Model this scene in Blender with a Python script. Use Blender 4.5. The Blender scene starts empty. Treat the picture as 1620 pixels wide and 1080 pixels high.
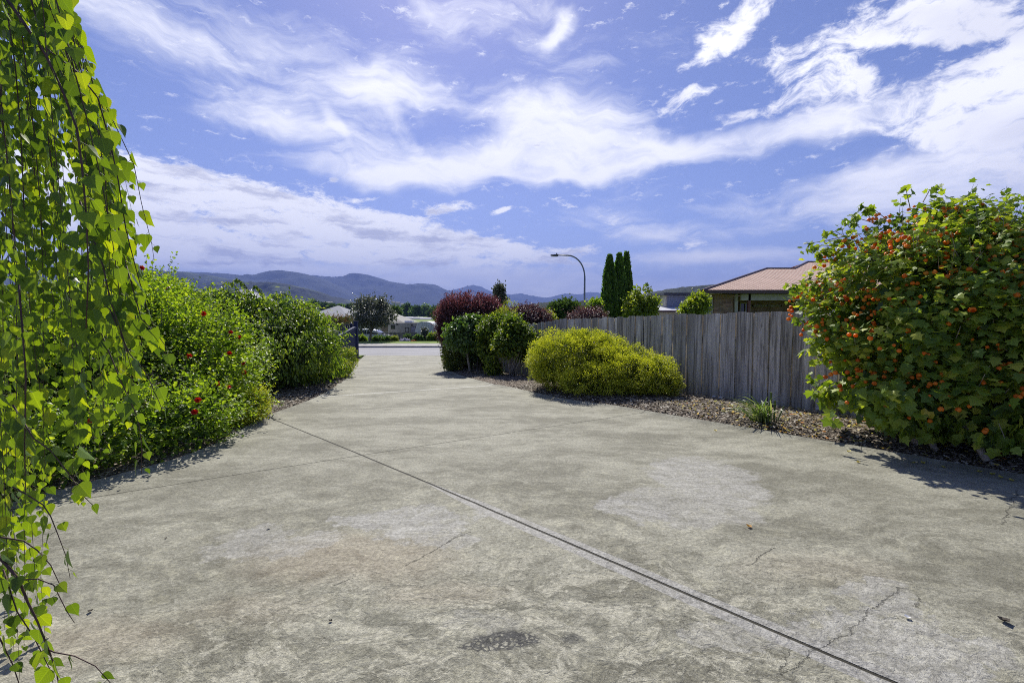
import bpy, math, random
import numpy as np
from mathutils import Vector

# ------------------------------------------------------------------ camera, light, exposure
C = bpy.context.scene.collection
scn = bpy.context.scene
F = 720.0                      # focal length in pixels of the 1620 px wide photograph
CAMZ = 1.6
TH = math.atan(40 / F)
cam = bpy.data.cameras.new('camera'); cam_o = bpy.data.objects.new('camera', cam); C.objects.link(cam_o)
cam.sensor_width = 36; cam.lens = 36 * F / 1620; cam.clip_start = 0.05; cam.clip_end = 90000
cam_o.location = (0, 0, CAMZ); cam_o.rotation_euler = (math.pi / 2 - TH, 0, 0)
scn.camera = cam_o

SUN_EL, SUN_AZ = 46.0, -9.0    # azimuth from straight ahead (+Y) towards +X
sun = bpy.data.lights.new('sun', 'SUN'); sun_o = bpy.data.objects.new('sun', sun); C.objects.link(sun_o)
sun.energy = 4.3; sun.angle = math.radians(0.5); sun.color = (1.0, 0.955, 0.88)
sd = Vector((math.sin(math.radians(SUN_AZ)) * math.cos(math.radians(SUN_EL)), math.cos(math.radians(SUN_AZ)) * math.cos(math.radians(SUN_EL)), math.sin(math.radians(SUN_EL))))
sun_o.rotation_euler = sd.to_track_quat('Z', 'Y').to_euler(); sun_o.location = (0, 0, 30)

scn.view_settings.view_transform = 'Standard'; scn.view_settings.look = 'None'
scn.view_settings.exposure = 0.72; scn.view_settings.gamma = 1.0; scn.view_settings.use_curve_mapping = False
scn.cycles.use_denoising = False; scn.cycles.pixel_filter_type = 'BLACKMAN_HARRIS'; scn.cycles.filter_width = 1.0
scn.cycles.max_bounces = 8; scn.cycles.transparent_max_bounces = 8; scn.cycles.volume_bounces = 0
scn.cycles.sample_clamp_indirect = 3; scn.cycles.sample_clamp_direct = 12


def PX(x, y, D):
    """point on the sight line of photograph pixel (x, y) at forward distance D"""
    u, v = (x - 810) / F, (540 - y) / F
    dy = math.cos(TH) + v * math.sin(TH); dz = -math.sin(TH) + v * math.cos(TH)
    return Vector((u * D / dy, D, CAMZ + dz * D / dy))


def azel(x, y):
    u, v = (x - 810) / F, (540 - y) / F
    d = Vector((u, math.cos(TH) + v * math.sin(TH), -math.sin(TH) + v * math.cos(TH))).normalized()
    return Vector((math.atan2(d.x, d.y), math.asin(d.z)))


# ------------------------------------------------------------------ node helper
class NT:
    def __init__(s, tree): s.t = tree; s.t.nodes.clear()
    def node(s, typ, **kw):
        n = s.t.nodes.new(typ)
        for k, v in kw.items(): setattr(n, k, v)
        return n
    def link(s, a, b): s.t.links.new(a, b)
    def put(s, inp, v):
        if hasattr(v, 'is_output') or isinstance(v, bpy.types.NodeSocket): s.link(v, inp)
        elif v is not None:
            if inp.type == 'RGBA' and len(v) == 3: v = (*v, 1)
            inp.default_value = v
    def m(s, op, a, b=0.0, c=None, clamp=False):
        n = s.node('ShaderNodeMath', operation=op, use_clamp=clamp)
        s.put(n.inputs[0], a); s.put(n.inputs[1], b)
        if c is not None: s.put(n.inputs[2], c)
        return n.outputs[0]
    def vm(s, op, a, b=(0, 0, 0)):
        n = s.node('ShaderNodeVectorMath', operation=op); s.put(n.inputs[0], a)
        if op == 'SCALE': s.put(n.inputs[3], b)
        else: s.put(n.inputs[1], b)
        return n.outputs[1] if op in ('LENGTH', 'DISTANCE', 'DOT_PRODUCT') else n.outputs[0]
    def mapr(s, v, a, b, c=0.0, d=1.0, smooth=True):
        n = s.node('ShaderNodeMapRange', interpolation_type='SMOOTHSTEP' if smooth else 'LINEAR', clamp=True)
        s.put(n.inputs[0], v)
        for i, q in enumerate((a, b, c, d)): s.put(n.inputs[i + 1], q)
        return n.outputs[0]
    def mapping(s, v, loc=(0, 0, 0), rot=(0, 0, 0), scale=(1, 1, 1), typ='POINT'):
        n = s.node('ShaderNodeMapping', vector_type=typ); s.put(n.inputs[0], v)
        n.inputs[1].default_value = loc; n.inputs[2].default_value = rot; n.inputs[3].default_value = scale
        return n.outputs[0]
    def noise(s, v, scale, detail=4, rough=0.5, dist=0.0, color=False):
        n = s.node('ShaderNodeTexNoise'); s.put(n.inputs['Vector'], v)
        n.inputs['Scale'].default_value = scale; n.inputs['Detail'].default_value = detail
        n.inputs['Roughness'].default_value = rough; n.inputs['Distortion'].default_value = dist
        return n.outputs['Color' if color else 'Fac']
    def voro(s, v, scale, feature='F1', out='Distance', rnd=1.0):
        n = s.node('ShaderNodeTexVoronoi', feature=feature); s.put(n.inputs['Vector'], v)
        n.inputs['Scale'].default_value = scale; n.inputs['Randomness'].default_value = rnd
        return n.outputs[out]
    def mix(s, f, a, b, mode='MIX'):
        n = s.node('ShaderNodeMix', data_type='RGBA', blend_type=mode); n.clamp_factor = True
        s.put(n.inputs[0], f); s.put(n.inputs[6], a); s.put(n.inputs[7], b)
        return n.outputs[2]
    def xyz(s, v):
        n = s.node('ShaderNodeSeparateXYZ'); s.put(n.inputs[0], v); return n.outputs
    def comb(s, x=0.0, y=0.0, z=0.0):
        n = s.node('ShaderNodeCombineXYZ'); s.put(n.inputs[0], x); s.put(n.inputs[1], y); s.put(n.inputs[2], z); return n.outputs[0]
    def bump(s, h, dist=0.01, strength=1.0, normal=None):
        n = s.node('ShaderNodeBump'); s.put(n.inputs['Height'], h); n.inputs['Distance'].default_value = dist
        n.inputs['Strength'].default_value = strength
        if normal is not None: s.link(normal, n.inputs['Normal'])
        return n.outputs[0]


# ------------------------------------------------------------------ sky
world = bpy.data.worlds.new('World'); scn.world = world; world.use_nodes = True
n = NT(world.node_tree)
sky = n.node('ShaderNodeTexSky', sky_type='NISHITA')
sky.sun_disc = False; sky.sun_elevation = math.radians(SUN_EL); sky.sun_rotation = math.radians(SUN_AZ)
sky.air_density = 1.0; sky.dust_density = 0.3; sky.ozone_density = 3.0
skycol = n.mix(1.0, sky.outputs[0], (0.655, 0.580, 0.73), 'MULTIPLY')
dirv = n.node('ShaderNodeTexCoord').outputs['Generated']
dx, dy, dz = n.xyz(dirv)
azl = n.m('ARCTAN2', dx, dy); ell = n.m('ARCSINE', dz)
ae = n.comb(azl, ell, 0.0)
warp = n.vm('SCALE', n.vm('SUBTRACT', n.noise(ae, 9, 3, 0.5, color=True), (0.5, 0.5, 0.5)), 0.07)
aew = n.vm('ADD', ae, warp)


def blobsum(items, src):
    tot = None
    for (cx, cy, rx, ry, rot, w) in items:
        t = math.radians(rot); c = azel(cx, cy)
        a = azel(cx + rx * math.cos(t), cy - rx * math.sin(t)) - c
        b = azel(cx - ry * math.sin(t), cy - ry * math.cos(t)) - c
        v = n.mapping(src, (c.x, c.y, 0), (0, 0, math.atan2(a.y, a.x)), (a.length, b.length, 1), 'TEXTURE')
        q = n.mapr(n.vm('LENGTH', v), 0.25, 1.45, w, 0.0)
        tot = q if tot is None else n.m('ADD', tot, q)
    return tot


cirrus = [(890, 205, 150, 85, 5, 0.9), (820, 250, 200, 40, 2, 0.5), (640, 150, 120, 50, -5, .55), (560, 235, 190, 55, -14, .5), (410, 180, 130, 28, -12, .42),
          (1010, 250, 130, 38, 8, .55), (1180, 228, 210, 28, 9, .62), (1330, 190, 140, 35, 12, .5), (700, 275, 230, 25, 2, .5),
          (1330, 285, 260, 28, 9, .5), (1500, 255, 260, 60, 12, .6), (330, 40, 330, 55, -8, .42), (800, 40, 320, 55, -4, .36), (440, 110, 260, 50, -10, .36), (1450, 330, 330, 38, 8, .42),
          (960, 350, 110, 22, -8, .42), (1090, 372, 140, 20, 6, .42), (1010, 412, 230, 14, 2, .42), (885, 45, 40, 14, 35, .6), (1200, 410, 260, 20, 4, .45), (520, 420, 420, 20, -2, .5), (1230, 330, 200, 16, 5, .38), (810, 452, 1100, 26, 0, .62),
          (640, 200, 50, 14, -50, .3), (530, 200, 40, 10, -55, .3)]
cumulus = [(1150, 52, 46, 30, 25, .9), (1118, 95, 52, 14, 22, .7), (1190, 14, 38, 22, 30, .7), (1080, 158, 62, 17, 14, .78), (1190, 182, 60, 14, 15, .5),
           (1330, 120, 125, 66, 15, .85), (1480, 45, 180, 62, 4, .95), (1590, 130, 120, 80, 0, .95), (1470, 185, 200, 50, 14, .72), (1600, 235, 150, 75, 0, .8), (1230, 90, 50, 30, 40, .3),
           (1410, 98, 78, 22, -6, -1.15), (1525, 90, 70, 15, 18, -.75), (1395, 232, 80, 20, -2, -.8)]
band = [(230, 285, 120, 34, -10, .8), (360, 318, 170, 40, -12, .85), (520, 350, 170, 38, -13, .85), (680, 376, 140, 26, -9, .85), (800, 395, 90, 14, -5, .8), (120, 290, 170, 60, -8, .8),
        (280, 372, 190, 36, -5, .7), (480, 398, 220, 22, -3, .6), (680, 412, 220, 13, -2, .5), (250, 410, 200, 22, 0, .5), (700, 331, 38, 11, 14, .85), (793, 333, 16, 5, 20, .85),
        (575, 316, 22, 5, 8, .6), (890, 320, 22, 9, -20, .45), (905, 402, 60, 12, 10, .5), (945, 420, 60, 8, 0, .4), (970, 350, 26, 9, 20, .4), (1100, 383, 24, 8, 15, .4), (528, 285, 9, 5, 0, .5)]
v1 = n.mapping(aew, (0, 0, 0), (0, 0, math.radians(-6)), (3.2, 11.0, 1))
v2 = n.mapping(aew, (3, 1, 0), (0, 0, math.radians(28)), (4, 14.0, 1))
nz1 = n.noise(v1, 1.3, 9, 0.62, 0.8); nz2 = n.noise(v2, 1.6, 8, 0.6, 1.1)
nzc = n.m('ADD', n.m('MULTIPLY', nz1, 0.6), n.m('MULTIPLY', nz2, 0.4))
ci = n.mapr(n.m('ADD', n.m('MINIMUM', blobsum(cirrus, aew), 0.95), n.m('MULTIPLY', n.m('SUBTRACT', nzc, 0.5), 2.2)), 0.08, 1.1)
ci = n.m('MULTIPLY', ci, 0.95)
v3 = n.mapping(aew, (5, 2, 0), (0, 0, math.radians(-12)), (9, 17, 1))
nz3 = n.noise(v3, 2.2, 12, 0.68, 0.25)
cus = blobsum(cumulus, aew)
cu = n.mapr(n.m('ADD', n.m('MINIMUM', cus, 1.0), n.m('MULTIPLY', n.m('SUBTRACT', nz3, 0.5), 2.9)), 0.2, 1.0)
cu = n.m('MULTIPLY', cu, n.mapr(cus, 0.0, 0.3))
aef = n.vm('ADD', ae, n.vm('SCALE', n.vm('SUBTRACT', n.noise(ae, 26, 5, 0.6, color=True), (0.5, 0.5, 0.5)), 0.022))
v4 = n.mapping(aef, (1, 7, 0), (0, 0, math.radians(11)), (11, 30, 1))
nz4 = n.noise(v4, 1.8, 11, 0.66, 0.0)
bd = n.mapr(n.m('ADD', n.m('MINIMUM', blobsum(band, ae), 0.92), n.m('MULTIPLY', n.m('SUBTRACT', nz4, 0.5), 2.7)), 0.16, 0.78)
alpha = n.m('SUBTRACT', 1.0, n.m('MULTIPLY', n.m('MULTIPLY', n.m('SUBTRACT', 1.0, ci), n.m('SUBTRACT', 1.0, cu)), n.m('SUBTRACT', 1.0, bd)))
# undersides of the thicker clouds are greyer
v5 = n.mapping(aef, (2, 9, 0), (0, 0, math.radians(11)), (5, 26, 1))
g = n.mapr(n.noise(v5, 1.2, 9, 0.62, 0.0), 0.47, 0.66)
gm = n.m('MULTIPLY', g, n.m('MULTIPLY', bd, 0.75))
v6 = n.mapping(aew, (6, 3, 0), (0, 0, math.radians(-14)), (4, 8, 1))
g2 = n.m('MULTIPLY', n.mapr(n.noise(v6, 1.2, 5, 0.5), 0.45, 0.7), n.m('MULTIPLY', cu, 0.35))
SK = 0.1
cloud = n.mix(n.m('MAXIMUM', gm, g2), (8.0, 8.0, 8.3), (3.3, 3.4, 4.4))
col = n.mix(alpha, skycol, cloud)
bg = n.node('ShaderNodeBackground'); n.link(col, bg.inputs[0]); bg.inputs[1].default_value = SK
out = n.node('ShaderNodeOutputWorld'); n.link(bg.outputs[0], out.inputs[0])
world.cycles.sampling_method = 'MANUAL'; world.cycles.sample_map_resolution = 512

# ------------------------------------------------------------------ object helpers
def tag(o, label=None, cat=None, group=None, kind=None):
    if label: o['label'] = label
    if cat: o['category'] = cat
    if group: o['group'] = group
    if kind: o['kind'] = kind
    return o


def empty(name, loc, label, cat, group=None, rz=0):
    o = bpy.data.objects.new(name, None); C.objects.link(o)
    o.location = loc; o.rotation_euler = (0, 0, rz); o.empty_display_size = 0.1
    return tag(o, label, cat, group)


def link_mesh(name, me, mat, parent=None):
    o = bpy.data.objects.new(name, me); C.objects.link(o)
    if mat is not None: me.materials.append(mat)
    if parent is not None: o.parent = parent
    return o


def npmesh(name, V, Fc, mat, parent=None, smooth=False, tint=None, luv=None, origin=None):
    V = np.asarray(V, dtype=np.float64)
    if origin is not None: V = V - np.array(origin)
    me = bpy.data.meshes.new(name)
    me.from_pydata(V.tolist() if len(V) < 2000 else V, [], Fc.tolist() if isinstance(Fc, np.ndarray) and len(Fc) < 2000 else Fc)
    if tint is not None:
        a = me.attributes.new('tint', 'FLOAT', 'POINT'); a.data.foreach_set('value', np.asarray(tint, dtype=np.float32))
    if luv is not None:
        a = me.attributes.new('luv', 'FLOAT_VECTOR', 'POINT'); a.data.foreach_set('vector', np.asarray(luv, dtype=np.float32).ravel())
    me.update()
    if smooth: me.polygons.foreach_set('use_smooth', np.ones(len(me.polygons), dtype=bool))
    return link_mesh(name, me, mat, parent)


class MB:
    """collects shapes and links them as ONE mesh object"""
    def __init__(s): s.v = []; s.f = []; s.t = []
    def add(s, vs, fs, t=0.0):
        o = len(s.v); s.v += [tuple(p) for p in vs]; s.f += [tuple(i + o for i in f) for f in fs]; s.t += [t] * len(vs)
    def box(s, x0, x1, y0, y1, z0, z1, t=0.0, rz=0.0, bev=0.0):
        cx, cy = (x0 + x1) / 2, (y0 + y1) / 2
        vs = []
        c, sn = math.cos(rz), math.sin(rz)
        for z in (z0, z1):
            for (x, y) in ((x0, y0), (x1, y0), (x1, y1), (x0, y1)):
                X, Y = x - cx, y - cy
                vs.append((cx + X * c - Y * sn, cy + X * sn + Y * c, z))
        s.add(vs, [(3, 2, 1, 0), (4, 5, 6, 7), (0, 1, 5, 4), (1, 2, 6, 5), (2, 3, 7, 6), (3, 0, 4, 7)], t)
    def hexa(s, p, t=0.0):
        """eight corners: bottom ring then top ring"""
        s.add(p, [(3, 2, 1, 0), (4, 5, 6, 7), (0, 1, 5, 4), (1, 2, 6, 5), (2, 3, 7, 6), (3, 0, 4, 7)], t)
    def tube(s, pts, r, n=6, t=0.0, cap=True):
        pts = [Vector(p) for p in pts]
        rs = r if isinstance(r, (list, tuple)) else [r] * len(pts)
        base = len(s.v); up = Vector((0.3, 0.2, 1)).normalized()
        for i, p in enumerate(pts):
            d = (pts[min(i + 1, len(pts) - 1)] - pts[max(i - 1, 0)])
            d = d.normalized() if d.length > 1e-9 else Vector((0, 0, 1))
            a = d.cross(up)
            if a.length < 0.05: a = d.cross(Vector((1, 0, 0)))
            a.normalize(); b = d.cross(a)
            for k in range(n):
                w = 2 * math.pi * k / n
                s.v.append(tuple(p + a * math.cos(w) * rs[i] + b * math.sin(w) * rs[i])); s.t.append(t)
        for i in range(len(pts) - 1):
            for k in range(n):
                k2 = (k + 1) % n
                s.f.append((base + i * n + k, base + i * n + k2, base + (i + 1) * n + k2, base + (i + 1) * n + k))
        if cap:
            s.f.append(tuple(base + k for k in range(n))[::-1]); e = base + (len(pts) - 1) * n
            s.f.append(tuple(e + k for k in range(n)))
    def build(s, name, mat, parent=None, smooth=False, origin=None):
        if parent is not None and origin is None: origin = parent.location
        return npmesh(name, np.array(s.v), s.f, mat, parent, smooth, s.t, None, None if origin is None else tuple(origin))


_rs = np.random.RandomState(5)
_K = _rs.normal(size=(24, 3)); _P = _rs.uniform(0, 6.28, 24)


def lump(p, fr, seed=0):
    """cheap smooth noise in about -1..1 for an array of points"""
    p = np.atleast_2d(p) * fr + seed * 7.31
    s = np.zeros(len(p))
    for k in range(12):
        s += np.sin(p @ _K[(k + seed) % 24] * (1 + 0.13 * k) + _P[(k * 5 + seed) % 24])
    return s / 4.2


# ------------------------------------------------------------------ materials
def newmat(name):
    m = bpy.data.materials.new(name); m.use_nodes = True; n = NT(m.node_tree)
    b = n.node('ShaderNodeBsdfPrincipled'); o = n.node('ShaderNodeOutputMaterial'); n.link(b.outputs[0], o.inputs[0])
    return m, n, b, o


def setc(n, b, col, rough=0.6, spec=0.5, metal=0.0):
    n.put(b.inputs['Base Color'], col); n.put(b.inputs['Roughness'], rough)
    b.inputs['Specular IOR Level'].default_value = spec; b.inputs['Metallic'].default_value = metal


def plain(name, col, rough=0.6, var=0.15, scale=6.0, spec=0.4, metal=0.0, bump=0.0, bs=40):
    m, n, b, o = newmat(name)
    co = n.node('ShaderNodeTexCoord').outputs['Object']
    k = n.noise(co, scale, 5, 0.6)
    dark = tuple(c * (1 - var) for c in col); lite = tuple(min(1, c * (1 + var)) for c in col)
    setc(n, b, n.mix(n.mapr(k, 0.3, 0.7), dark, lite), rough, spec, metal)
    if bump: n.link(n.bump(n.noise(co, bs, 4, 0.6), bump), b.inputs['Normal'])
    return m


def leafmat(name, cols, trans, tf=0.4, rough=0.42, spec=0.5, veins=0.0, tmul=1.0):
    """cols: colour stops along the per-leaf tint attribute; trans: colour of light coming through"""
    m, n, b, o = newmat(name)
    at = n.node('ShaderNodeAttribute', attribute_name='tint').outputs['Fac']
    r = n.node('ShaderNodeValToRGB'); n.link(at, r.inputs[0]); e = r.color_ramp.elements
    for i, c in enumerate(cols):
        pos = i / max(1, len(cols) - 1)
        if i < 2: e[i].position = pos; e[i].color = (*c, 1)
        else: q = e.new(pos); q.color = (*c, 1)
    if len(cols) > 2: pass
    base = r.outputs[0]
    nrm = None
    if veins:
        lu = n.xyz(n.node('ShaderNodeAttribute', attribute_name='luv').outputs['Vector'])
        au = n.m('ABSOLUTE', lu[0])
        mid = n.mapr(au, 0.0, 0.035, 1, 0)
        sv = n.m('FRACT', n.m('MULTIPLY', n.m('SUBTRACT', lu[1], n.m('MULTIPLY', au, 0.75)), 7.5))
        sv = n.mapr(n.m('ABSOLUTE', n.m('SUBTRACT', sv, 0.5)), 0.0, 0.16, 1, 0)
        vv = n.m('MAXIMUM', mid, n.m('MULTIPLY', sv, 0.7))
        lite = n.mix(1.0, base, (1.5, 1.45, 1.3), 'MULTIPLY')
        base = n.mix(n.m('MULTIPLY', vv, veins), base, lite)
        nrm = n.bump(vv, 0.0006, -0.8)
        n.link(nrm, b.inputs['Normal'])
    setc(n, b, base, rough, spec)
    t = n.node('ShaderNodeBsdfTranslucent')
    tc = n.mix(1.0, base, trans, 'MULTIPLY')
    n.link(tc, t.inputs[0])
    if nrm is not None: n.link(nrm, t.inputs['Normal'])
    ms = n.node('ShaderNodeMixShader'); ms.inputs[0].default_value = tf
    n.link(b.outputs[0], ms.inputs[1]); n.link(t.outputs[0], ms.inputs[2]); n.link(ms.outputs[0], o.inputs[0])
    return m


# ------------------------------------------------------------------ ground heights
_gy = np.array([-60, -10, 0, 5, 8, 10, 13.5, 15, 20, 25, 29.5, 30, 37, 37.2, 41, 44, 46, 50, 60, 80, 120, 200, 300, 450, 700, 1200, 2000, 4000, 16000])
_gz = np.array([0.1, 0, 0, -.03, -.10, -.16, -.30, -.42, -.66, -.84, -.95, -.96, -.96, -.95, -.90, -.92, -1.1, -1.45, -2.0, -3.2, -4.2, -1.8, -0.1, 1.1, 2.0, 5, 9, 22, 30])


_sy = np.linspace(-60, 120, 3601); _sz = np.interp(_sy, _gy, _gz)
_sz2 = np.convolve(np.pad(_sz, 20, 'edge'), np.ones(41) / 41, 'valid')
_sz = np.where((_sy > 29.2) & (_sy < 37.6), _sz, _sz2)


def gz(y):
    y = np.asarray(y, dtype=float)
    return np.where(y < 119, np.interp(y, _sy, _sz), np.interp(y, _gy, _gz))


def G(x, y):
    """where the sight line of pixel (x, y) meets the ground"""
    lo, hi = 0.5, 119.0
    for _ in range(50):
        mid = (lo + hi) / 2
        if PX(x, y, mid).z > float(gz(mid)): lo = mid
        else: hi = mid
    return PX(x, y, lo)


# ------------------------------------------------------------------ the ground sheet
def sinhgrid(a, n_, k): t = np.linspace(-1, 1, n_); return a * np.sinh(k * t) / math.sinh(k)


gx = sinhgrid(15500, 120, 8)
gyv = np.unique(np.concatenate([np.arange(-12, 60, 1.0), np.geomspace(60, 15500, 70), [-15000, -3000, -500, -100, -40, 29.3, 29.6]]))
XX, YY = np.meshgrid(gx, gyv)
ZZ = gz(YY) - 0.10 + np.where(YY > 150, 1, 0) * (lump(np.c_[XX.ravel(), YY.ravel(), 0 * XX.ravel()], 0.004, 3).reshape(XX.shape) * 0.8)
ny_, nx_ = XX.shape
idx = np.arange(ny_ * nx_).reshape(ny_, nx_)
GF = np.c_[idx[:-1, :-1].ravel(), idx[:-1, 1:].ravel(), idx[1:, 1:].ravel(), idx[1:, :-1].ravel()]
m_gr, n, b, o = newmat('grass_and_fields')
co = n.node('ShaderNodeTexCoord').outputs['Object']
cl = n.mix(n.mapr(n.noise(co, 0.6, 6, 0.6), 0.35, 0.65), (0.075, 0.13, 0.02), (0.14, 0.21, 0.035))
fld = n.mix(n.voro(co, 0.008, 'F1', 'Color'), (0.1, 0.17, 0.03), (0.2, 0.24, 0.06))
cl = n.mix(n.mapr(n.xyz(co)[1], 90, 200), cl, fld)
setc(n, b, cl, 0.9, 0.2); n.link(n.bump(n.noise(co, 25, 4, 0.7), 0.03), b.inputs['Normal'])
ground = npmesh('ground', np.c_[XX.ravel(), YY.ravel(), ZZ.ravel()], GF, m_gr, smooth=True)
tag(ground, 'green grass and fields running down into the valley', 'ground', kind='structure')

# ------------------------------------------------------------------ driveway
Rpx = [(697, 562.3), (698, 570), (702, 578), (713, 588), (735.5, 597.5), (769, 606.7), (804, 613), (820, 617), (851, 624), (906, 636.5), (975, 643), (1019, 652), (1070, 660), (1120, 669), (1182, 679), (1243, 690), (1320, 703), (1401, 716), (1483, 732), (1564, 746), (1620, 755), (1720, 772)]
Lpx = [(578.5, 559), (569, 570), (562, 580), (546, 603), (527, 616), (500, 631), (470, 643), (424, 659), (395, 674), (360, 697), (300, 724), (220, 747), (150, 765), (70, 786), (0, 806), (-150, 850)]
Rg = [G(*p) for p in Rpx]; Lg = [G(*p) for p in Lpx]
Rx = np.array([p.x for p in Rg][::-1]); Ry = np.array([p.y for p in Rg][::-1])
Lx = np.array([p.x for p in Lg][::-1]); Ly = np.array([p.y for p in Lg][::-1])
Rx = np.concatenate([[7.2, 7.0, 6.2], Rx]); Ry = np.concatenate([[-8, 0, 3.5], Ry])
Lx = np.concatenate([[-7.5, -7.0], Lx]); Ly = np.concatenate([[-8, 0.5], Ly])


def resmooth(yk, xk, yy):
    v = np.interp(yy, yk, xk); k = 7
    return np.convolve(np.pad(v, k // 2, 'edge'), np.ones(k) / k, 'valid')


def enforce(y):
    y = y.copy()
    for i in range(1, len(y)): y[i] = max(y[i], y[i - 1] + 1e-3)
    return y


Ry = enforce(Ry); Ly = enforce(Ly)
ROADY = 29.6
dyv = np.concatenate([np.arange(-8, 12, 0.12), np.arange(12, ROADY, 0.25), [ROADY]])
Lxs = resmooth(Ly, Lx, dyv); Rxs = resmooth(Ry, Rx, dyv)


def left_edge(y): return float(np.interp(y, dyv, Lxs))
def right_edge(y): return float(np.interp(y, dyv, Rxs))


tt = np.concatenate([[0, 0.004, 0.012, 0.02, 0.028], np.linspace(0.04, 0.96, 24), [0.972, 0.98, 0.988, 0.996, 1]])
VX = Lxs[:, None] * (1 - tt) + Rxs[:, None] * tt
VY = np.repeat(dyv[:, None], len(tt), 1)
distL = VX - Lxs[:, None]; distR = Rxs[:, None] - VX
edge = np.minimum(distL, distR)
rim = np.clip(1 - edge / 0.16, 0, 1); rim = rim * rim * (3 - 2 * rim)
VZ = gz(VY) + 0.035 * rim * np.clip((27 - VY) / 3, 0, 1)
ny_, nx_ = VX.shape; idx = np.arange(ny_ * nx_).reshape(ny_, nx_)
DF = np.c_[idx[:-1, :-1].ravel(), idx[:-1, 1:].ravel(), idx[1:, 1:].ravel(), idx[1:, :-1].ravel()].tolist()
DV = np.c_[VX.ravel(), VY.ravel(), VZ.ravel()].tolist()
# skirt down the two sides
for col_, flip in ((0, False), (nx_ - 1, True)):
    base = len(DV)
    for i in range(ny_):
        x, y, z = DV[idx[i, col_]]; DV.append((x, y, z - 0.12))
    for i in range(ny_ - 1):
        q = (idx[i, col_], base + i, base + i + 1, idx[i + 1, col_])
        DF.append(tuple(int(k) for k in (q if not flip else q[::-1])))

m_dr, n, b, o = newmat('old_concrete')
co0 = n.node('ShaderNodeTexCoord').outputs['Object']
co = n.vm('MULTIPLY', co0, (1, 1, 0))
wv = n.vm('SCALE', n.vm('SUBTRACT', n.noise(co, 1.1, 4, 0.55, color=True), (0.5, 0.5, 0.5)), 0.55)
wf = n.vm('SCALE', n.vm('SUBTRACT', n.noise(co, 7, 4, 0.6, color=True), (0.5, 0.5, 0.5)), 0.12)
cw = n.vm('ADD', n.vm('ADD', co, wv), wf)


def gmask(items, src, lo=0.8, hi=1.1):
    tot = None
    for it in items:
        cx, cy, rx, ry = it[:4]; w = it[4] if len(it) > 4 else 1.0
        c = G(cx, cy); a = G(cx + rx, cy) - c; f_ = G(cx, cy - ry) - G(cx, cy + ry)
        rot = math.radians(it[5]) if len(it) > 5 else 0.0
        v = n.mapping(src, (c.x, (G(cx, cy - ry).y + G(cx, cy + ry).y) / 2, 0), (0, 0, rot), (a.length, f_.length / 2, 1), 'TEXTURE')
        q = n.mapr(n.vm('LENGTH', v), lo, hi, w, 0.0)
        tot = q if tot is None else n.m('MAXIMUM', tot, q)
    return tot


big = n.noise(n.mapping(cw, (0, 0, 0), (0, 0, 0.35), (0.7, 1.3, 1)), 0.9, 9, 0.66, 0.0)
mid = n.noise(n.mapping(cw, (3, 1, 0), (0, 0, -0.2), (1, 1.7, 1)), 3.4, 10, 0.72, 0.0)
fine = n.noise(co, 38, 6, 0.75)
grit = n.noise(co, 95, 3, 0.8)
k1 = n.mapr(n.m('ADD', n.m('MULTIPLY', big, 0.62), n.m('MULTIPLY', mid, 0.38)), 0.40, 0.60)
colr = n.mix(k1, (0.165, 0.158, 0.122), (0.31, 0.30, 0.245))
streak = n.mapr(n.noise(n.mapping(cw, (8, 1, 0), (0, 0, 0.5), (0.8, 2.6, 1)), 1.6, 9, 0.7, 0.1), 0.54, 0.66)
colr = n.mix(n.m('MULTIPLY', streak, 0.55), colr, (0.36, 0.35, 0.29))
# rough near zone: cement wash, pits
mot = n.noise(n.mapping(cw, (0, 0, 0), (0, 0, 0.3), (1, 1.5, 1)), 8, 10, 0.75)
motk = n.mapr(n.vm('LENGTH', n.mapping(cw, (-0.4, 1.6, 0), (0, 0, 0.15), (4.2, 3.0, 1), 'TEXTURE')), 0.5, 1.3, 1.0, 0.35)
colr = n.mix(n.m('MULTIPLY', motk, n.mapr(mot, 0.51, 0.57)), colr, n.mix(1, colr, (1.30, 1.29, 1.25), 'MULTIPLY'))
colr = n.mix(n.m('MULTIPLY', motk, n.mapr(mot, 0.46, 0.40)), colr, n.mix(1, colr, (0.76, 0.75, 0.72), 'MULTIPLY'))
near = n.mapr(n.vm('LENGTH', n.mapping(cw, (0.1, 1.3, 0), (0, 0, 0.15), (3.1, 2.1, 1), 'TEXTURE')), 0.55, 1.15, 1.0, 0.0)
wash = n.mapr(n.noise(n.mapping(cw, (2, 5, 0), (0, 0, 0.7), (1.3, 2.2, 1)), 3.6, 12, 0.8, 0.1), 0.49, 0.56)
colr = n.mix(n.m('MULTIPLY', n.m('MULTIPLY', wash, near), 0.8), colr, (0.46, 0.44, 0.36))
tanm = gmask([(560, 880, 190, 45), (130, 1010, 190, 40, .8), (700, 930, 120, 30, .6), (1300, 900, 140, 30, .4), (400, 960, 140, 30, .5)], cw, 0.3, 1.2)
colr = n.mix(n.m('MULTIPLY', tanm, 0.3), colr, (0.33, 0.25, 0.175))
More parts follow.
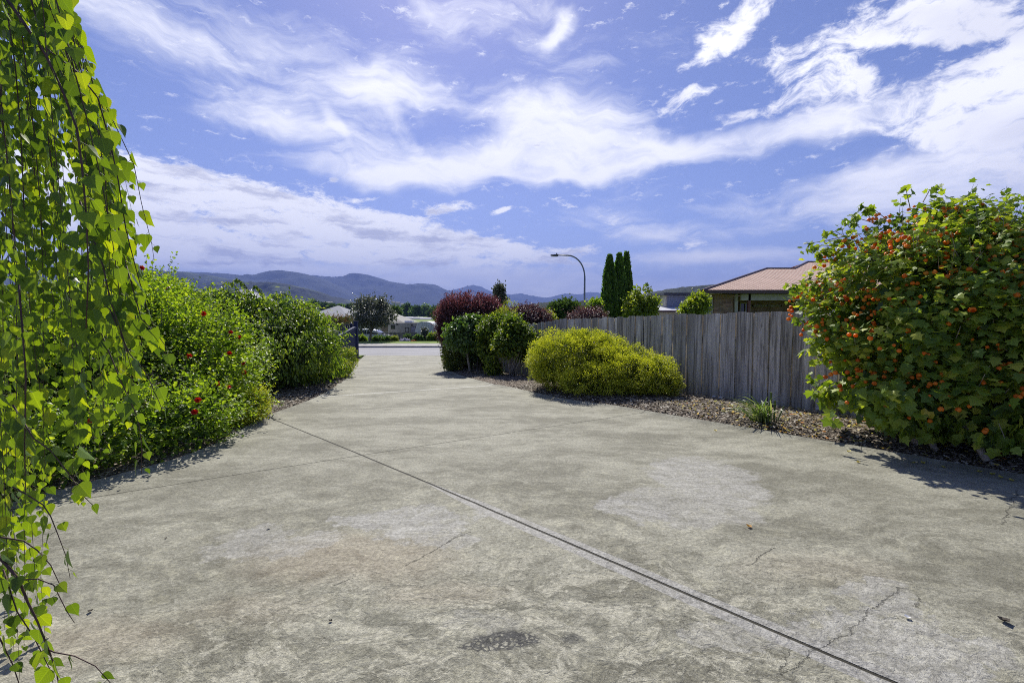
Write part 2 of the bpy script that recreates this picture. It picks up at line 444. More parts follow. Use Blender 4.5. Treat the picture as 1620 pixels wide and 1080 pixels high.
# smooth grey trowelled patches
wm = n.vm('SCALE', n.vm('SUBTRACT', n.noise(co, 3.2, 7, 0.68, color=True), (0.5, 0.5, 0.5)), 0.75)
cwp = n.vm('ADD', cw, wm)
pm = gmask([(650, 822, 105, 24), (590, 818, 60, 16), (700, 850, 70, 20, .8), (440, 855, 110, 20, .75), (350, 870, 50, 12, .6), (1120, 760, 95, 36, .9), (1000, 806, 60, 22, .95), (1080, 800, 110, 30, .7),
            (1395, 945, 50, 30, .8), (1350, 1000, 130, 28, .9), (1180, 1000, 100, 26, .6), (1480, 1040, 150, 30, .85), (1560, 1060, 90, 20, .8), (1090, 730, 60, 12, .6), (760, 990, 90, 22, .35)], cwp, 0.86, 1.0)
pcol = n.mix(n.mapr(n.noise(n.mapping(cw, (1, 1, 0), (0, 0, 0.4), (1, 5, 1)), 4, 7, 0.6, 0.6), 0.35, 0.65), (0.27, 0.262, 0.25), (0.43, 0.42, 0.40))
brk = n.mapr(n.noise(cw, 9, 6, 0.7), 0.40, 0.5)
pmm = n.m('MULTIPLY', pm, n.m('ADD', 0.36, n.m('MULTIPLY', brk, 0.40)))
colr = n.mix(pmm, colr, pcol)
# joints: distance to straight lines on the slab


def linedist(p, q, src):
    p = G(*p) if isinstance(p, tuple) else p; q = G(*q) if isinstance(q, tuple) else q
    d = Vector((q.x - p.x, q.y - p.y)).normalized()
    nn = (-d.y, d.x, 0)
    off = -(nn[0] * p.x + nn[1] * p.y)
    dist = n.m('ADD', n.vm('DOT_PRODUCT', src, nn), off)
    al = n.m('SUBTRACT', n.vm('DOT_PRODUCT', src, (d.x, d.y, 0)), d.x * p.x + d.y * p.y)
    return dist, al


wj = n.vm('ADD', co, n.vm('SCALE', n.vm('SUBTRACT', n.noise(co, 2.0, 5, 0.6, color=True), (0.5, 0.5, 0.5)), 0.02))
d1, a1 = linedist((421, 658.5), (1413, 1078), wj)
d2, a2 = linedist((270, 767), (1002, 655), wj)
d3, a3 = linedist((529, 626), (709, 614), wj)
d4, a4 = linedist((585, 573), (697, 573), wj)
bandw = n.m('MULTIPLY', n.mapr(a1, 4.3, 5.6, 0.0, 0.085), n.mapr(d1, -0.001, 0.001, 1.0, 0.8))
bm = n.m('LESS_THAN', n.m('ABSOLUTE', d1), n.m('MULTIPLY', bandw, n.mapr(a1, 3, 6, 0.8, 1.05)))
bm = n.m('MULTIPLY', bm, n.mapr(brk, 0, 1, 0.8, 1.0))
bcol = n.mix(n.mapr(n.noise(co, 12, 6, 0.7), 0.3, 0.7), (0.29, 0.28, 0.262), (0.40, 0.39, 0.37))
colr = n.mix(bm, colr, bcol)
# lighter straight streaks of old render left by the third and fourth joints
for dd, al, w_, s_ in ((d3, a3, 0.09, 0.95), (d4, a4, 0.16, 0.8)):
    mm = n.m('MULTIPLY', n.mapr(n.m('ABSOLUTE', dd), 0.01, w_, 1, 0), n.mapr(n.noise(co, 3, 5, 0.6), 0.3, 0.55))
    colr = n.mix(n.m('MULTIPLY', mm, s_), colr, (0.55, 0.54, 0.50))
# stains and spots
sp = n.mapr(n.voro(cw, 5.5, 'F1', 'Distance'), 0.07, 0.16, 1, 0)
sp2 = n.mapr(n.noise(cw, 46, 5, 0.75), 0.6, 0.68)
spots = n.m('MULTIPLY', n.m('MAXIMUM', sp2, n.m('MULTIPLY', sp, n.mapr(n.noise(co, 2.3, 3), 0.5, 0.62))), n.m('MULTIPLY', near, 0.7))
colr = n.mix(spots, colr, (0.13, 0.125, 0.10))
oliv = gmask([(600, 980, 40, 14), (664, 996, 24, 12), (567, 1027, 26, 11), (945, 986, 22, 17), (820, 962, 14, 6), (300, 925, 20, 6, .7), (1500, 880, 40, 6, .4)], n.vm('ADD', co, n.vm('SCALE', wf, 0.6)), 0.7, 1.1)
colr = n.mix(n.m('MULTIPLY', oliv, 0.65), colr, (0.155, 0.15, 0.115))
oil = gmask([(800, 1013, 62, 17), (905, 1010, 22, 10, .7), (760, 1022, 40, 8)], n.vm('ADD', co, n.vm('SCALE', wf, 1.0)), 0.75, 1.1)
crk = n.mapr(n.voro(n.vm('ADD', co, n.vm('SCALE', wf, 0.5)), 34, 'DISTANCE_TO_EDGE'), 0.08, 0.26, 1, 0)
oilm = n.m('MULTIPLY', oil, n.m('MAXIMUM', crk, n.mapr(n.noise(co, 11, 6, 0.75), 0.47, 0.56)))
colr = n.mix(n.m('MULTIPLY', oilm, 0.9), colr, (0.055, 0.055, 0.056))
# short wandering cracks
wc = n.vm('ADD', co, n.vm('SCALE', n.vm('SUBTRACT', n.noise(co, 5, 7, 0.72, color=True), (0.5, 0.5, 0.5)), 0.16))
cracks = None
for p, q in (((745, 838), (640, 895)), ((1425, 930), (1340, 1000)), ((1340, 1000), (1240, 1065)), ((1612, 775), (1585, 830)), ((1225, 865), (1180, 895)), ((1247, 1030), (1236, 1068)), ((1455, 948), (1448, 962)), ((560, 912), (530, 925))):
    dd, al = linedist(p, q, wc); L_ = (G(*q) - G(*p)).length
    mm = n.m('MULTIPLY', n.mapr(n.m('ABSOLUTE', dd), 0.0012, 0.0042, 1, 0), n.m('MULTIPLY', n.m('GREATER_THAN', al, 0.0), n.m('LESS_THAN', al, L_)))
    cracks = mm if cracks is None else n.m('MAXIMUM', cracks, mm)
colr = n.mix(n.m('MULTIPLY', cracks, 0.3), colr, (0.06, 0.055, 0.045))
colr = n.mix(n.mapr(fine, 0.3, 0.72), n.mix(1, colr, (0.62, 0.62, 0.60), 'MULTIPLY'), n.mix(1, colr, (1.3, 1.3, 1.3), 'MULTIPLY'))
colr = n.mix(n.m('MULTIPLY', n.mapr(grit, 0.56, 0.66), 0.5), colr, (0.11, 0.105, 0.09))
colr = n.mix(n.m('MULTIPLY', n.mapr(grit, 0.42, 0.34), 0.4), colr, (0.50, 0.49, 0.44))
jw1 = n.mapr(n.m('ABSOLUTE', d1), 0.007, 0.0125, 1, 0)
jw2 = n.mapr(n.m('ABSOLUTE', d2), 0.004, 0.009, 1, 0)
joint = n.m('MAXIMUM', jw1, n.m('MULTIPLY', jw2, 0.9))
joint = n.m('MAXIMUM', joint, n.m('MULTIPLY', n.mapr(n.m('ABSOLUTE', d3), 0.004, 0.012, 0.35, 0), 1.0))
colr = n.mix(joint, colr, (0.035, 0.032, 0.022))
colr = n.mix(1.0, colr, (0.98, 0.985, 0.94), 'MULTIPLY')
setc(n, b, colr, 0.82, 0.35)
h = n.m('ADD', n.m('MULTIPLY', fine, 0.5), n.m('MULTIPLY', grit, 0.22))
h = n.m('ADD', h, n.m('MULTIPLY', n.noise(cw, 14, 6, 0.7, 0.8), n.m('ADD', 0.5, n.m('MULTIPLY', near, 1.0))))
h = n.m('SUBTRACT', h, n.m('MULTIPLY', n.m('MAXIMUM', pmm, bm), n.m('MULTIPLY', fine, 0.35)))
h = n.m('SUBTRACT', h, n.m('MULTIPLY', n.m('MAXIMUM', joint, cracks), 2.2))
n.link(n.bump(h, 0.014, 1.0), b.inputs['Normal'])
drive = npmesh('driveway', np.array(DV), DF, m_dr, smooth=True)
tag(drive, 'worn grey concrete driveway with cracks, patches and joints', 'driveway', kind='structure')

# ------------------------------------------------------------------ road, kerbs, footpath
m_road, n, b, o = newmat('asphalt')
co = n.node('ShaderNodeTexCoord').outputs['Object']
setc(n, b, n.mix(n.mapr(n.noise(n.mapping(co, scale=(0.3, 1.5, 1)), 1, 5, 0.6), 0.3, 0.7), (0.16, 0.16, 0.17), (0.25, 0.25, 0.265)), 0.8, 0.4)
n.link(n.bump(n.noise(co, 80, 3, 0.7), 0.006), b.inputs['Normal'])


def strip(name, y0, y1, x0, x1, dz, mat, label, cat, ny=8, thick=0.0, nx=30, kind='structure'):
    ys = np.linspace(y0, y1, ny); xs = np.linspace(x0, x1, nx)
    A, B_ = np.meshgrid(xs, ys); z = gz(B_) + dz
    V = np.c_[A.ravel(), B_.ravel(), z.ravel()].tolist(); id_ = np.arange(nx * ny).reshape(ny, nx)
    Fc = np.c_[id_[:-1, :-1].ravel(), id_[:-1, 1:].ravel(), id_[1:, 1:].ravel(), id_[1:, :-1].ravel()].tolist()
    if thick:
        base = len(V)
        for j in range(nx): V.append((xs[j], y0, gz(y0) + dz - thick))
        for j in range(nx - 1): Fc.append((base + j, base + j + 1, int(id_[0, j + 1]), int(id_[0, j])))
        base = len(V)
        for j in range(nx): V.append((xs[j], y1, gz(y1) + dz - thick))
        for j in range(nx - 1): Fc.append((int(id_[-1, j]), int(id_[-1, j + 1]), base + j + 1, base + j))
    o_ = npmesh(name, np.array(V), Fc, mat)
    return tag(o_, label, cat, kind=kind)


m_conc = plain('pale_concrete', (0.30, 0.29, 0.26), 0.85, 0.15, 1.5, bump=0.004)
m_kerb = plain('kerb_concrete', (0.30, 0.29, 0.27), 0.85, 0.25, 2.0, bump=0.004)
m_lawn, n, b, o = newmat('mown_lawn')
co = n.node('ShaderNodeTexCoord').outputs['Object']
setc(n, b, n.mix(n.mapr(n.noise(co, 1.5, 6, 0.65), 0.3, 0.7), (0.10, 0.17, 0.02), (0.20, 0.28, 0.045)), 0.9, 0.2)
n.link(n.bump(n.noise(co, 50, 3, 0.7), 0.03), b.inputs['Normal'])
strip('road', 29.6, 37.0, -120, 120, 0.0, m_road, 'grey asphalt suburban street crossing the end of the driveway', 'road')
strip('kerb', 36.98, 37.22, -120, 120, 0.135, m_kerb, 'concrete kerb along the far side of the street', 'kerb', 2, 0.16)
strip('verge', 37.23, 39.0, -120, 120, 0.10, m_conc, 'pale paved verge behind the far kerb', 'verge', 4, 0.1)
strip('footpath', 39.02, 40.4, -120, 120, 0.104, m_conc, 'pale concrete footpath beyond the street', 'footpath', 4, 0.12)
strip('lawn', 40.42, 44.6, -120, 120, 0.115, m_lawn, 'bright green strip of mown lawn beyond the footpath', 'lawn', 8, 0.1)
strip('nature_strip', 26.5, 29.4, -60, left_edge(28.5) - 0.15, 0.03, m_lawn, 'green grass strip outside the blue fence beside the driveway', 'lawn', 8, 0.1)
strip('near_grass', 26.5, 29.4, right_edge(28) + 0.2, 60, -0.01, m_lawn, 'green grass strip on the street side of the dark shrubs', 'lawn', 8, 0.1)

# ------------------------------------------------------------------ garden beds
m_mul, n, b, o = newmat('bark_mulch')
co = n.node('ShaderNodeTexCoord').outputs['Object']
ch = n.voro(n.mapping(co, scale=(1, 1, 0.4)), 42, 'F1', 'Color')
k_ = n.xyz(ch)[0]
mc = n.mix(n.mapr(k_, 0.1, 0.9, smooth=False), (0.045, 0.036, 0.027), (0.27, 0.22, 0.165))
mc = n.mix(n.m('GREATER_THAN', n.xyz(ch)[1], 0.86), mc, (0.50, 0.43, 0.34))
mc = n.mix(n.mapr(n.noise(co, 1.3, 5, 0.6), 0.3, 0.7), n.mix(1, mc, (0.6, 0.57, 0.55), 'MULTIPLY'), mc)
setc(n, b, mc, 0.9, 0.2)
n.link(n.bump(n.m('ADD', n.voro(co, 42, 'F1', 'Distance'), n.noise(co, 60, 4, 0.7)), 0.02), b.inputs['Normal'])


def fence_x(y): return 5.42 - 0.64 * (y - 7.8) if y < 13.9 else 5.42 - 0.64 * 6.1 - 0.60 * (y - 13.9)


def bed(name, ys, lf, rf, label, hump=0.09):
    tt_ = np.linspace(0, 1, 40); V = []
    for y in ys:
        a, c = lf(y), rf(y)
        for t in tt_:
            x = a + (c - a) * t; e = min(abs(x - a), abs(x - c))
            V.append((x, y, float(gz(y)) + 0.012 + hump * (1 - math.exp(-e / 0.5)) + 0.022 * float(lump(np.array([[x, y, 0]]), 3.0, 2)[0]) * min(1, e / 0.2)))
    ny, nx = len(ys), 40; id_ = np.arange(nx * ny).reshape(ny, nx)
    Fc = np.c_[id_[:-1, :-1].ravel(), id_[:-1, 1:].ravel(), id_[1:, 1:].ravel(), id_[1:, :-1].ravel()]
    o_ = npmesh(name, np.array(V), Fc, m_mul, smooth=True)
    return tag(o_, label, 'garden bed', kind='structure')


bed('mulch_bed', np.arange(0, 26.4, 0.3), lambda y: right_edge(y) + 0.004, lambda y: max(fence_x(y) + 0.05, right_edge(y) + 1.2), 'brown bark mulch bed between the driveway and the timber fence')
bed('mulch_bed', np.arange(-4, 26.4, 0.3), lambda y: -13.5, lambda y: left_edge(y) - 0.004, 'dark bark mulch bed under the hedges left of the driveway')


def bedz(x, y): return float(gz(y)) + 0.07


# mulch chips
def chips(name, label, n_, region, cols, size, seed, flat=True):
    r = np.random.RandomState(seed); P = []
    while len(P) < n_:
        q = region(r)
        if q is not None: P.append(q)
    P = np.array(P); N = len(P)
    a = r.uniform(0, 6.28, N); s = size * r.uniform(0.5, 1.5, N); w = s * r.uniform(0.25, 0.6, N)
    tl = r.normal(0, 0.35, N)
    dx_, dy_ = np.cos(a), np.sin(a)
    V = np.zeros((N, 4, 3))
    for k, (u, v) in enumerate(((-1, -1), (1, -1), (1, 1), (-1, 1))):
        V[:, k, 0] = P[:, 0] + dx_ * s * u - dy_ * w * v
        V[:, k, 1] = P[:, 1] + dy_ * s * u + dx_ * w * v
        V[:, k, 2] = P[:, 2] + s * u * tl * 0.6 + w * v * r.normal(0, 0.4, N) + 0.006
    o_ = npmesh(name, V.reshape(-1, 3), np.arange(N * 4).reshape(N, 4), cols, tint=np.repeat(r.uniform(0, 1, N), 4))
    return tag(o_, label, 'ground cover', kind='stuff')


m_chip = leafmat('bark_chip', [(0.05, 0.04, 0.03), (0.11, 0.088, 0.064), (0.19, 0.158, 0.115), (0.30, 0.26, 0.20), (0.50, 0.46, 0.38)], (1, 1, 1), 0.0, 0.8, 0.2)
m_litter = leafmat('fallen_petal', [(0.45, 0.16, 0.03), (0.55, 0.38, 0.05), (0.50, 0.42, 0.08), (0.35, 0.36, 0.06)], (1, 1, 1), 0.15, 0.7, 0.2)


def reg_right(r):
    y = r.uniform(3.5, 20) if r.rand() < .35 else r.uniform(4, 11.5); a, c = right_edge(y), fence_x(y)
    if c - a < 0.1: return None
    x = a + (c - a) * r.rand()
    e = min(x - a, c - x)
    return (x, y, float(gz(y)) + 0.012 + 0.09 * (1 - math.exp(-e / 0.5)) + r.uniform(0, 0.012))


def reg_left(r):
    y = r.uniform(5.5, 16); x = left_edge(y) - abs(r.normal(0, 0.9)); e = left_edge(y) - x
    return (x, y, float(gz(y)) + 0.012 + 0.09 * (1 - math.exp(-e / 0.5)) + r.uniform(0, 0.012))


chips('bark_chips', 'loose bark chips covering the bed by the fence', 26000, reg_right, m_chip, 0.021, 1)
chips('bark_chips', 'loose bark chips covering the bed below the left hedges', 12000, reg_left, m_chip, 0.021, 2)


def reg_lit(r):
    y = r.uniform(4.2, 8.6); a, c = right_edge(y), fence_x(y)
    x = a + r.uniform(0.0, 1.0) * (c - a)
    if x < 2.9: return None
    e = min(x - a, c - x)
    return (x, y, float(gz(y)) + 0.03 + 0.09 * (1 - math.exp(-max(e, 0) / 0.5)))


chips('leaf_litter', 'yellow and orange petals scattered on the mulch under the flowering bush', 900, reg_lit, m_litter, 0.02, 3)

# ------------------------------------------------------------------ foliage
def T_leaf(w=0.34, fold=0.12, tip=0.1):
    """small pointed leaf: fold along the middle, drooping tip"""
    v = [(0, 0, 0), (w, .35, fold), (0, .4, 0), (-w, .35, fold), (w * .75, .7, fold * .6), (-w * .75, .7, fold * .6), (0, 1, -tip)]
    f = [(0, 1, 2), (0, 2, 3), (2, 1, 4), (2, 5, 3), (2, 4, 6), (2, 6, 5)]
    return np.array(v, float), np.array(f)


def T_tiny(w=0.3):
    return np.array([(0, 0, 0), (w, .5, .08), (0, 1, -.05), (-w, .5, .08)], float), np.array([(0, 1, 2), (0, 2, 3)])


def T_maple():
    out = [(0, 0), (.22, -.06), (.52, .12), (.36, .34), (.62, .52), (.30, .60), (0, 1.0), (-.30, .60), (-.62, .52), (-.36, .34), (-.52, .12), (-.22, -.06)]
    v = [(0, .33, 0)] + [(x, y, 0.10 * abs(x) - 0.16 * max(0, y - .3) - .05) for x, y in out]
    f = [(0, i + 1, (i + 1) % 12 + 1) for i in range(12)]
    return np.array(v, float), np.array(f)[:, [0, 1, 2]]


def T_birch():
    """broad triangular leaf with a double toothed edge and a drawn-out tip"""
    half = [(0.03, 0.0), (.20, -.03), (.34, .04), (.42, .13), (.405, .17), (.455, .20), (.41, .29), (.44, .32), (.365, .41), (.385, .445), (.29, .53), (.30, .565), (.20, .66), (.205, .69), (.11, .80), (.045, .92)]
    out = half + [(0, 1.04)] + [(-x, y) for x, y in half[::-1]]
    mids = [(0, 0.0), (0, .2), (0, .42), (0, .68)]
    v = [(x, y, .16 * abs(x) - .12 * y * y) for x, y in mids + out]
    m0, o0, k = 0, len(mids), len(out); f = []
    tipi = o0 + len(half)
    ys = [y for _, y in mids]
    for side in (0, 1):
        seq = list(range(o0, tipi + 1)) if side == 0 else list(range(o0 + k - 1, tipi - 1, -1))
        cur = 0
        for a, c in zip(seq, seq[1:]):
            while cur < 3 and v[a][1] > ys[cur + 1] - .02:
                f.append((cur, a, cur + 1) if side == 0 else (cur, cur + 1, a)); cur += 1
            f.append((cur, a, c) if side == 0 else (cur, c, a))
    return np.array(v, float), np.array(f)


def leaves_mesh(name, P, D, N, S, templ, mat, parent=None, tint=None, origin=None, extra=None, aspect=None):
    """P positions, D stem-to-tip directions, N rough normals, S sizes"""
    TV, TF = templ; M = len(P)
    D = D / np.linalg.norm(D, axis=1, keepdims=True)
    side = np.cross(D, N); side /= (np.linalg.norm(side, axis=1, keepdims=True) + 1e-9)
    N = np.cross(side, D)
    sc = S[:, None, None]
    V = P[:, None, :] + sc * (TV[None, :, 0:1] * side[:, None, :] + TV[None, :, 1:2] * D[:, None, :] + TV[None, :, 2:3] * N[:, None, :])
    k = len(TV)
    Fc = (TF[None] + (np.arange(M) * k)[:, None, None]).reshape(-1, TF.shape[1])
    if tint is None: tint = np.random.RandomState(M).uniform(0, 1, M)
    luv = np.tile(TV, (M, 1))
    org = origin if origin is not None else (tuple(parent.location) if parent is not None else None)
    return npmesh(name, V.reshape(-1, 3), Fc, mat, parent, False, np.repeat(tint, k), luv, org)


def unit(r, n_):
    d = r.normal(size=(n_, 3)); return d / np.linalg.norm(d, axis=1, keepdims=True)


def crown_points(r, blobs, n_, depth=0.22, lumpf=2.2, lumpa=0.12, gapf=5.0, gap=0.25, zmin=None, up=-1.0, seed=0):
    """points in a lumpy shell of a union of ellipsoids; returns points and outward directions"""
    B = np.array([b_[:6] for b_ in blobs], float)
    area = (B[:, 3] * B[:, 4] + B[:, 3] * B[:, 5] + B[:, 4] * B[:, 5]); area = area / area.sum()
    P, O = [], []; tot = 0; it = 0
    while tot < n_ and it < 60:
        it += 1
        m_ = n_ * 2
        k = r.choice(len(B), m_, p=area); d = unit(r, m_)
        ok = d[:, 2] > up; k, d = k[ok], d[ok]; m_ = len(k)
        rad = 1 - np.abs(r.normal(0, depth, m_)) + r.normal(0, 0.03, m_)
        c = B[k, :3]; R = B[k, 3:6]
        s = c + d * R
        rad = rad * (1 + lumpa * lump(s, lumpf, seed) + 0.4 * lumpa * lump(s, lumpf * 2.7, seed + 3))
        p = c + d * R * np.clip(rad, 0.15, 1.6)[:, None]
        keep = np.ones(m_, bool)
        for j in range(len(B)):
            q = np.linalg.norm((p - B[j, :3]) / B[j, 3:6], axis=1)
            keep &= (q > 0.62) | (k == j)
        keep &= lump(p, gapf, seed + 5) > -0.9 + gap - 0.5 * r.rand(m_)
        if zmin is not None: keep &= p[:, 2] > zmin + 0.03
        P.append(p[keep]); o_ = d / R; O.append((o_ / np.linalg.norm(o_, axis=1, keepdims=True))[keep]); tot += keep.sum()
    P = np.concatenate(P)[:n_]; O = np.concatenate(O)[:n_]
    return P, O


def foliage(name, blobs, n_, size, templ, mat, parent, seed, droop=0.2, outw=0.8, rnd=0.7, upn=0.5, cluster=5, crad=0.06, core=0.25, coresize=1.8, tfun=None, sfun=None, twigs=None, sprig=0.12, sprigl=0.22, trange=(0, 1), **kw):
    r = np.random.RandomState(seed)
    nc = max(1, n_ // cluster)
    cp, co_ = crown_points(r, blobs, nc, seed=seed, **kw)
    P = np.repeat(cp, cluster, 0); O = np.repeat(co_, cluster, 0)
    extc = np.where(r.rand(len(cp)) < sprig, r.uniform(.2, 1, len(cp)) * sprigl, 0)
    ed = co_ + np.array([0, 0, .5]) + r.normal(0, .3, cp.shape)
    ext = np.repeat(extc, cluster) * r.uniform(0, 1, len(P))
    P = P + r.normal(0, crad, P.shape) * np.where(np.repeat(extc, cluster) > 0, .35, 1.0)[:, None] + np.repeat(ed, cluster, 0) * ext[:, None]
    if twigs is not None:
        mbt = MB()
        for k_ in np.nonzero(extc > .1)[0][:900]:
            mbt.tube([cp[k_] - co_[k_] * .12, cp[k_] + ed[k_] * extc[k_] * .5 + r.normal(0, .01, 3), cp[k_] + ed[k_] * extc[k_]], [.004, .003, .0015], 3, cap=False)
        mbt.build('twigs', twigs, parent)['kind'] = 'stuff'
    P[:, 2] = np.maximum(P[:, 2], kw.get('zmin') + .02 if kw.get('zmin') is not None else -99)
    M = len(P)
    D = O * outw + unit(r, M) * rnd; D[:, 2] -= droop
    N = unit(r, M) * 0.55 + np.array([0, 0, upn]) + O * 0.35
    S = size * r.uniform(0.65, 1.25, M)
    if sfun is not None: S = S * sfun(P)
    ct = np.repeat(r.uniform(0, 1, len(cp)), cluster)
    tint = np.clip(0.5 * ct + 0.5 * r.uniform(0, 1, M), 0, 1)
    if tfun is not None: tint = tfun(P, tint, r)
    tint = trange[0] + tint * (trange[1] - trange[0])
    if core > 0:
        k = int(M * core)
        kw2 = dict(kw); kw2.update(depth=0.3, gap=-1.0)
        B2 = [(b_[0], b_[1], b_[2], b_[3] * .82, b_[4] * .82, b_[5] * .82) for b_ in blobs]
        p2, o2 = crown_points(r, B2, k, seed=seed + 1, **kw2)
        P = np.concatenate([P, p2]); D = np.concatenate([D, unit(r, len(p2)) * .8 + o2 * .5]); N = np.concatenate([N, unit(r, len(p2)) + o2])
        S = np.concatenate([S, coresize * size * r.uniform(.7, 1.2, len(p2))]); tint = np.concatenate([tint, r.uniform(0, .12, len(p2))])  # inner leaves get the darkest tints: shade in the crown's gaps is painted
    return leaves_mesh(name, P, D, N, S, templ, mat, parent, tint), cp


def stems(name, base, tips, mat, parent, r0=0.03, r1=0.006, seed=0, n_sides=5, wob=0.06, spread=0.1, forks=2):
    r = np.random.RandomState(seed); mb = MB()
    base = Vector(base)
    for i, tpt in enumerate(tips):
        tpt = Vector(tpt)
        b0 = base + Vector((r.uniform(-spread, spread), r.uniform(-spread, spread), 0))
        pts = []
        for k in range(6):
            t = k / 5; p = b0.lerp(tpt, t)
            p.z = b0.z + (tpt.z - b0.z) * (t ** 0.8)
            p += Vector(r.normal(0, wob, 3)) * math.sin(math.pi * t)
            pts.append(p)
        mb.tube(pts, [r0 * (1 - t / 5) + r1 * t / 5 for t in range(6)], n_sides)
    return mb.build(name, mat, parent, True)


m_bark = plain('grey_brown_bark', (0.17, 0.135, 0.10), 0.9, 0.4, 14, bump=0.01)
m_barkl = plain('pale_bark', (0.36, 0.31, 0.25), 0.85, 0.3, 18, bump=0.008)


def shrub(name, label, cat, base, blobs, nleaf, size, templ, mat, seed, group=None, nst=14, r0=0.025, bark=None, stemw=0.06, spread=0.12, **kw):
    root = empty(name, base, label, cat, group)
    fo, cp = foliage('foliage', blobs, nleaf, size, templ, mat, root, seed, zmin=base[2], **kw)
    r = np.random.RandomState(seed + 9)
    if nst:
        tips = cp[r.choice(len(cp), min(nst, len(cp)), replace=False)]
        ctr = np.mean([b_[:3] for b_ in blobs], 0)
        tips = [tuple(ctr + (t - ctr) * 0.85) for t in tips]
        stems('stem', base, tips, bark or m_bark, root, r0, 0.004, seed, wob=stemw, spread=spread)
    return root


# pixel-based ellipsoid: centre pixel, radii in pixels at distance D, depth radius in metres
def E(x, y, D, rx, ry, rd):
    c = PX(x, y, D); k = D / F
    return (c.x, c.y, c.z, rx * k, rd, ry * k)


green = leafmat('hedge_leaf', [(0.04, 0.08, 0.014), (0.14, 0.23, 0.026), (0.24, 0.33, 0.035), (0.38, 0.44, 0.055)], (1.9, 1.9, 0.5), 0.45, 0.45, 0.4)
weep = leafmat('drooping_leaf', [(0.035, 0.065, 0.016), (0.12, 0.185, 0.03), (0.20, 0.28, 0.04), (0.38, 0.40, 0.07)], (1.7, 1.8, 0.5), 0.42, 0.42, 0.45)
gold = leafmat('golden_leaf', [(0.06, 0.085, 0.012), (0.36, 0.42, 0.03), (0.60, 0.62, 0.05), (0.78, 0.74, 0.18)], (1.25, 1.25, 0.5), 0.40, 0.5, 0.35)  # first stop is dark green: painted shade for the inner leaves
goldg = leafmat('lime_leaf', [(0.12, 0.18, 0.02), (0.22, 0.28, 0.03), (0.34, 0.36, 0.04), (0.45, 0.36, 0.08)], (1.4, 1.5, 0.5), 0.45, 0.45, 0.4)
birchm = leafmat('birch_leaf', [(0.03, 0.065, 0.018), (0.055, 0.11, 0.022), (0.09, 0.16, 0.024), (0.15, 0.22, 0.025)], (3.9, 3.1, 0.3), 0.42, 0.45, 0.4, veins=0.8)
abut = leafmat('lantern_bush_leaf', [(0.035, 0.07, 0.02), (0.13, 0.21, 0.035), (0.25, 0.33, 0.05), (0.48, 0.50, 0.08)], (2.1, 2.0, 0.5), 0.40, 0.48, 0.3)
plum = leafmat('plum_leaf', [(0.03, 0.016, 0.016), (0.085, 0.038, 0.040), (0.16, 0.075, 0.075), (0.36, 0.22, 0.21)], (1.4, 0.8, 0.8), 0.35, 0.42, 0.45)
burg = leafmat('burgundy_leaf', [(0.04, 0.024, 0.026), (0.09, 0.052, 0.055), (0.14, 0.09, 0.09), (0.2, 0.15, 0.13)], (1.3, 0.9, 0.8), 0.3, 0.45, 0.5)
dkg = leafmat('dark_green_leaf', [(0.03, 0.06, 0.018), (0.08, 0.14, 0.032), (0.14, 0.22, 0.045), (0.25, 0.33, 0.065)], (1.5, 1.7, 0.5), 0.35, 0.42, 0.5)
cypm = leafmat('cypress_spray', [(0.04, 0.085, 0.022), (0.085, 0.155, 0.032), (0.14, 0.23, 0.04), (0.23, 0.32, 0.055)], (1.4, 1.7, 0.5), 0.3, 0.6, 0.3)
greyl = leafmat('grey_leaf', [(0.05, 0.06, 0.04), (0.09, 0.10, 0.07), (0.14, 0.15, 0.11), (0.30, 0.30, 0.25)], (1.2, 1.3, 0.8), 0.25, 0.4, 0.5)
farg = leafmat('far_leaf', [(0.03, 0.055, 0.02), (0.07, 0.115, 0.03), (0.11, 0.17, 0.035), (0.18, 0.23, 0.05)], (1.2, 1.4, 0.6), 0.25, 0.8, 0.1)
m_red = leafmat('red_petal', [(0.45, 0.02, 0.015), (0.6, 0.04, 0.02)], (1.3, 0.7, 0.5), 0.25, 0.5, 0.3)
m_orange = leafmat('orange_petal', [(0.70, 0.15, 0.012), (0.85, 0.25, 0.02), (0.90, 0.38, 0.05)], (1.2, 0.9, 0.5), 0.3, 0.45, 0.35)
LEAF, TINY = T_leaf(), T_tiny()
NARROW = T_leaf(0.17, 0.06, 0.18)
BROAD = T_leaf(0.42, 0.12, 0.12)

# ---- big red-flowered hedge on the left
hb = [E(290, 703, 5.95, 72, 33, .45), E(175, 735, 5.4, 85, 34, .45), E(60, 760, 5.0, 80, 34, .45), E(205, 712, 5.75, 95, 48, .5), E(345, 660, 6.9, 58, 46, .6), E(235, 620, 7.1, 150, 160, 1.3), E(330, 560, 7.9, 75, 80, .9), E(150, 520, 7.5, 130, 95, 1.2), E(235, 500, 8.0, 70, 72, .9), E(325, 630, 7.2, 78, 72, .8), E(285, 688, 6.3, 80, 46, .6), E(70, 640, 6.3, 140, 150, 1.3), E(40, 730, 5.2, 70, 40, .8),
      E(250, 465, 8.4, 36, 40, .5), E(205, 450, 8.3, 36, 34, .5), E(-120, 600, 6.4, 190, 190, 1.5)]
hb += [(left_edge(y_) - .42 - .1 * math.sin(y_ * 3), y_, float(gz(y_)) + .32, .46, .42, .42) for y_ in (3.6, 4.1, 4.6, 5.1, 5.55, 6.0, 6.45)]
hb = [(b_[0], b_[1], b_[2] - (.16 if b_[2] > 1.35 else 0), b_[3], b_[4], b_[5]) for b_ in hb]
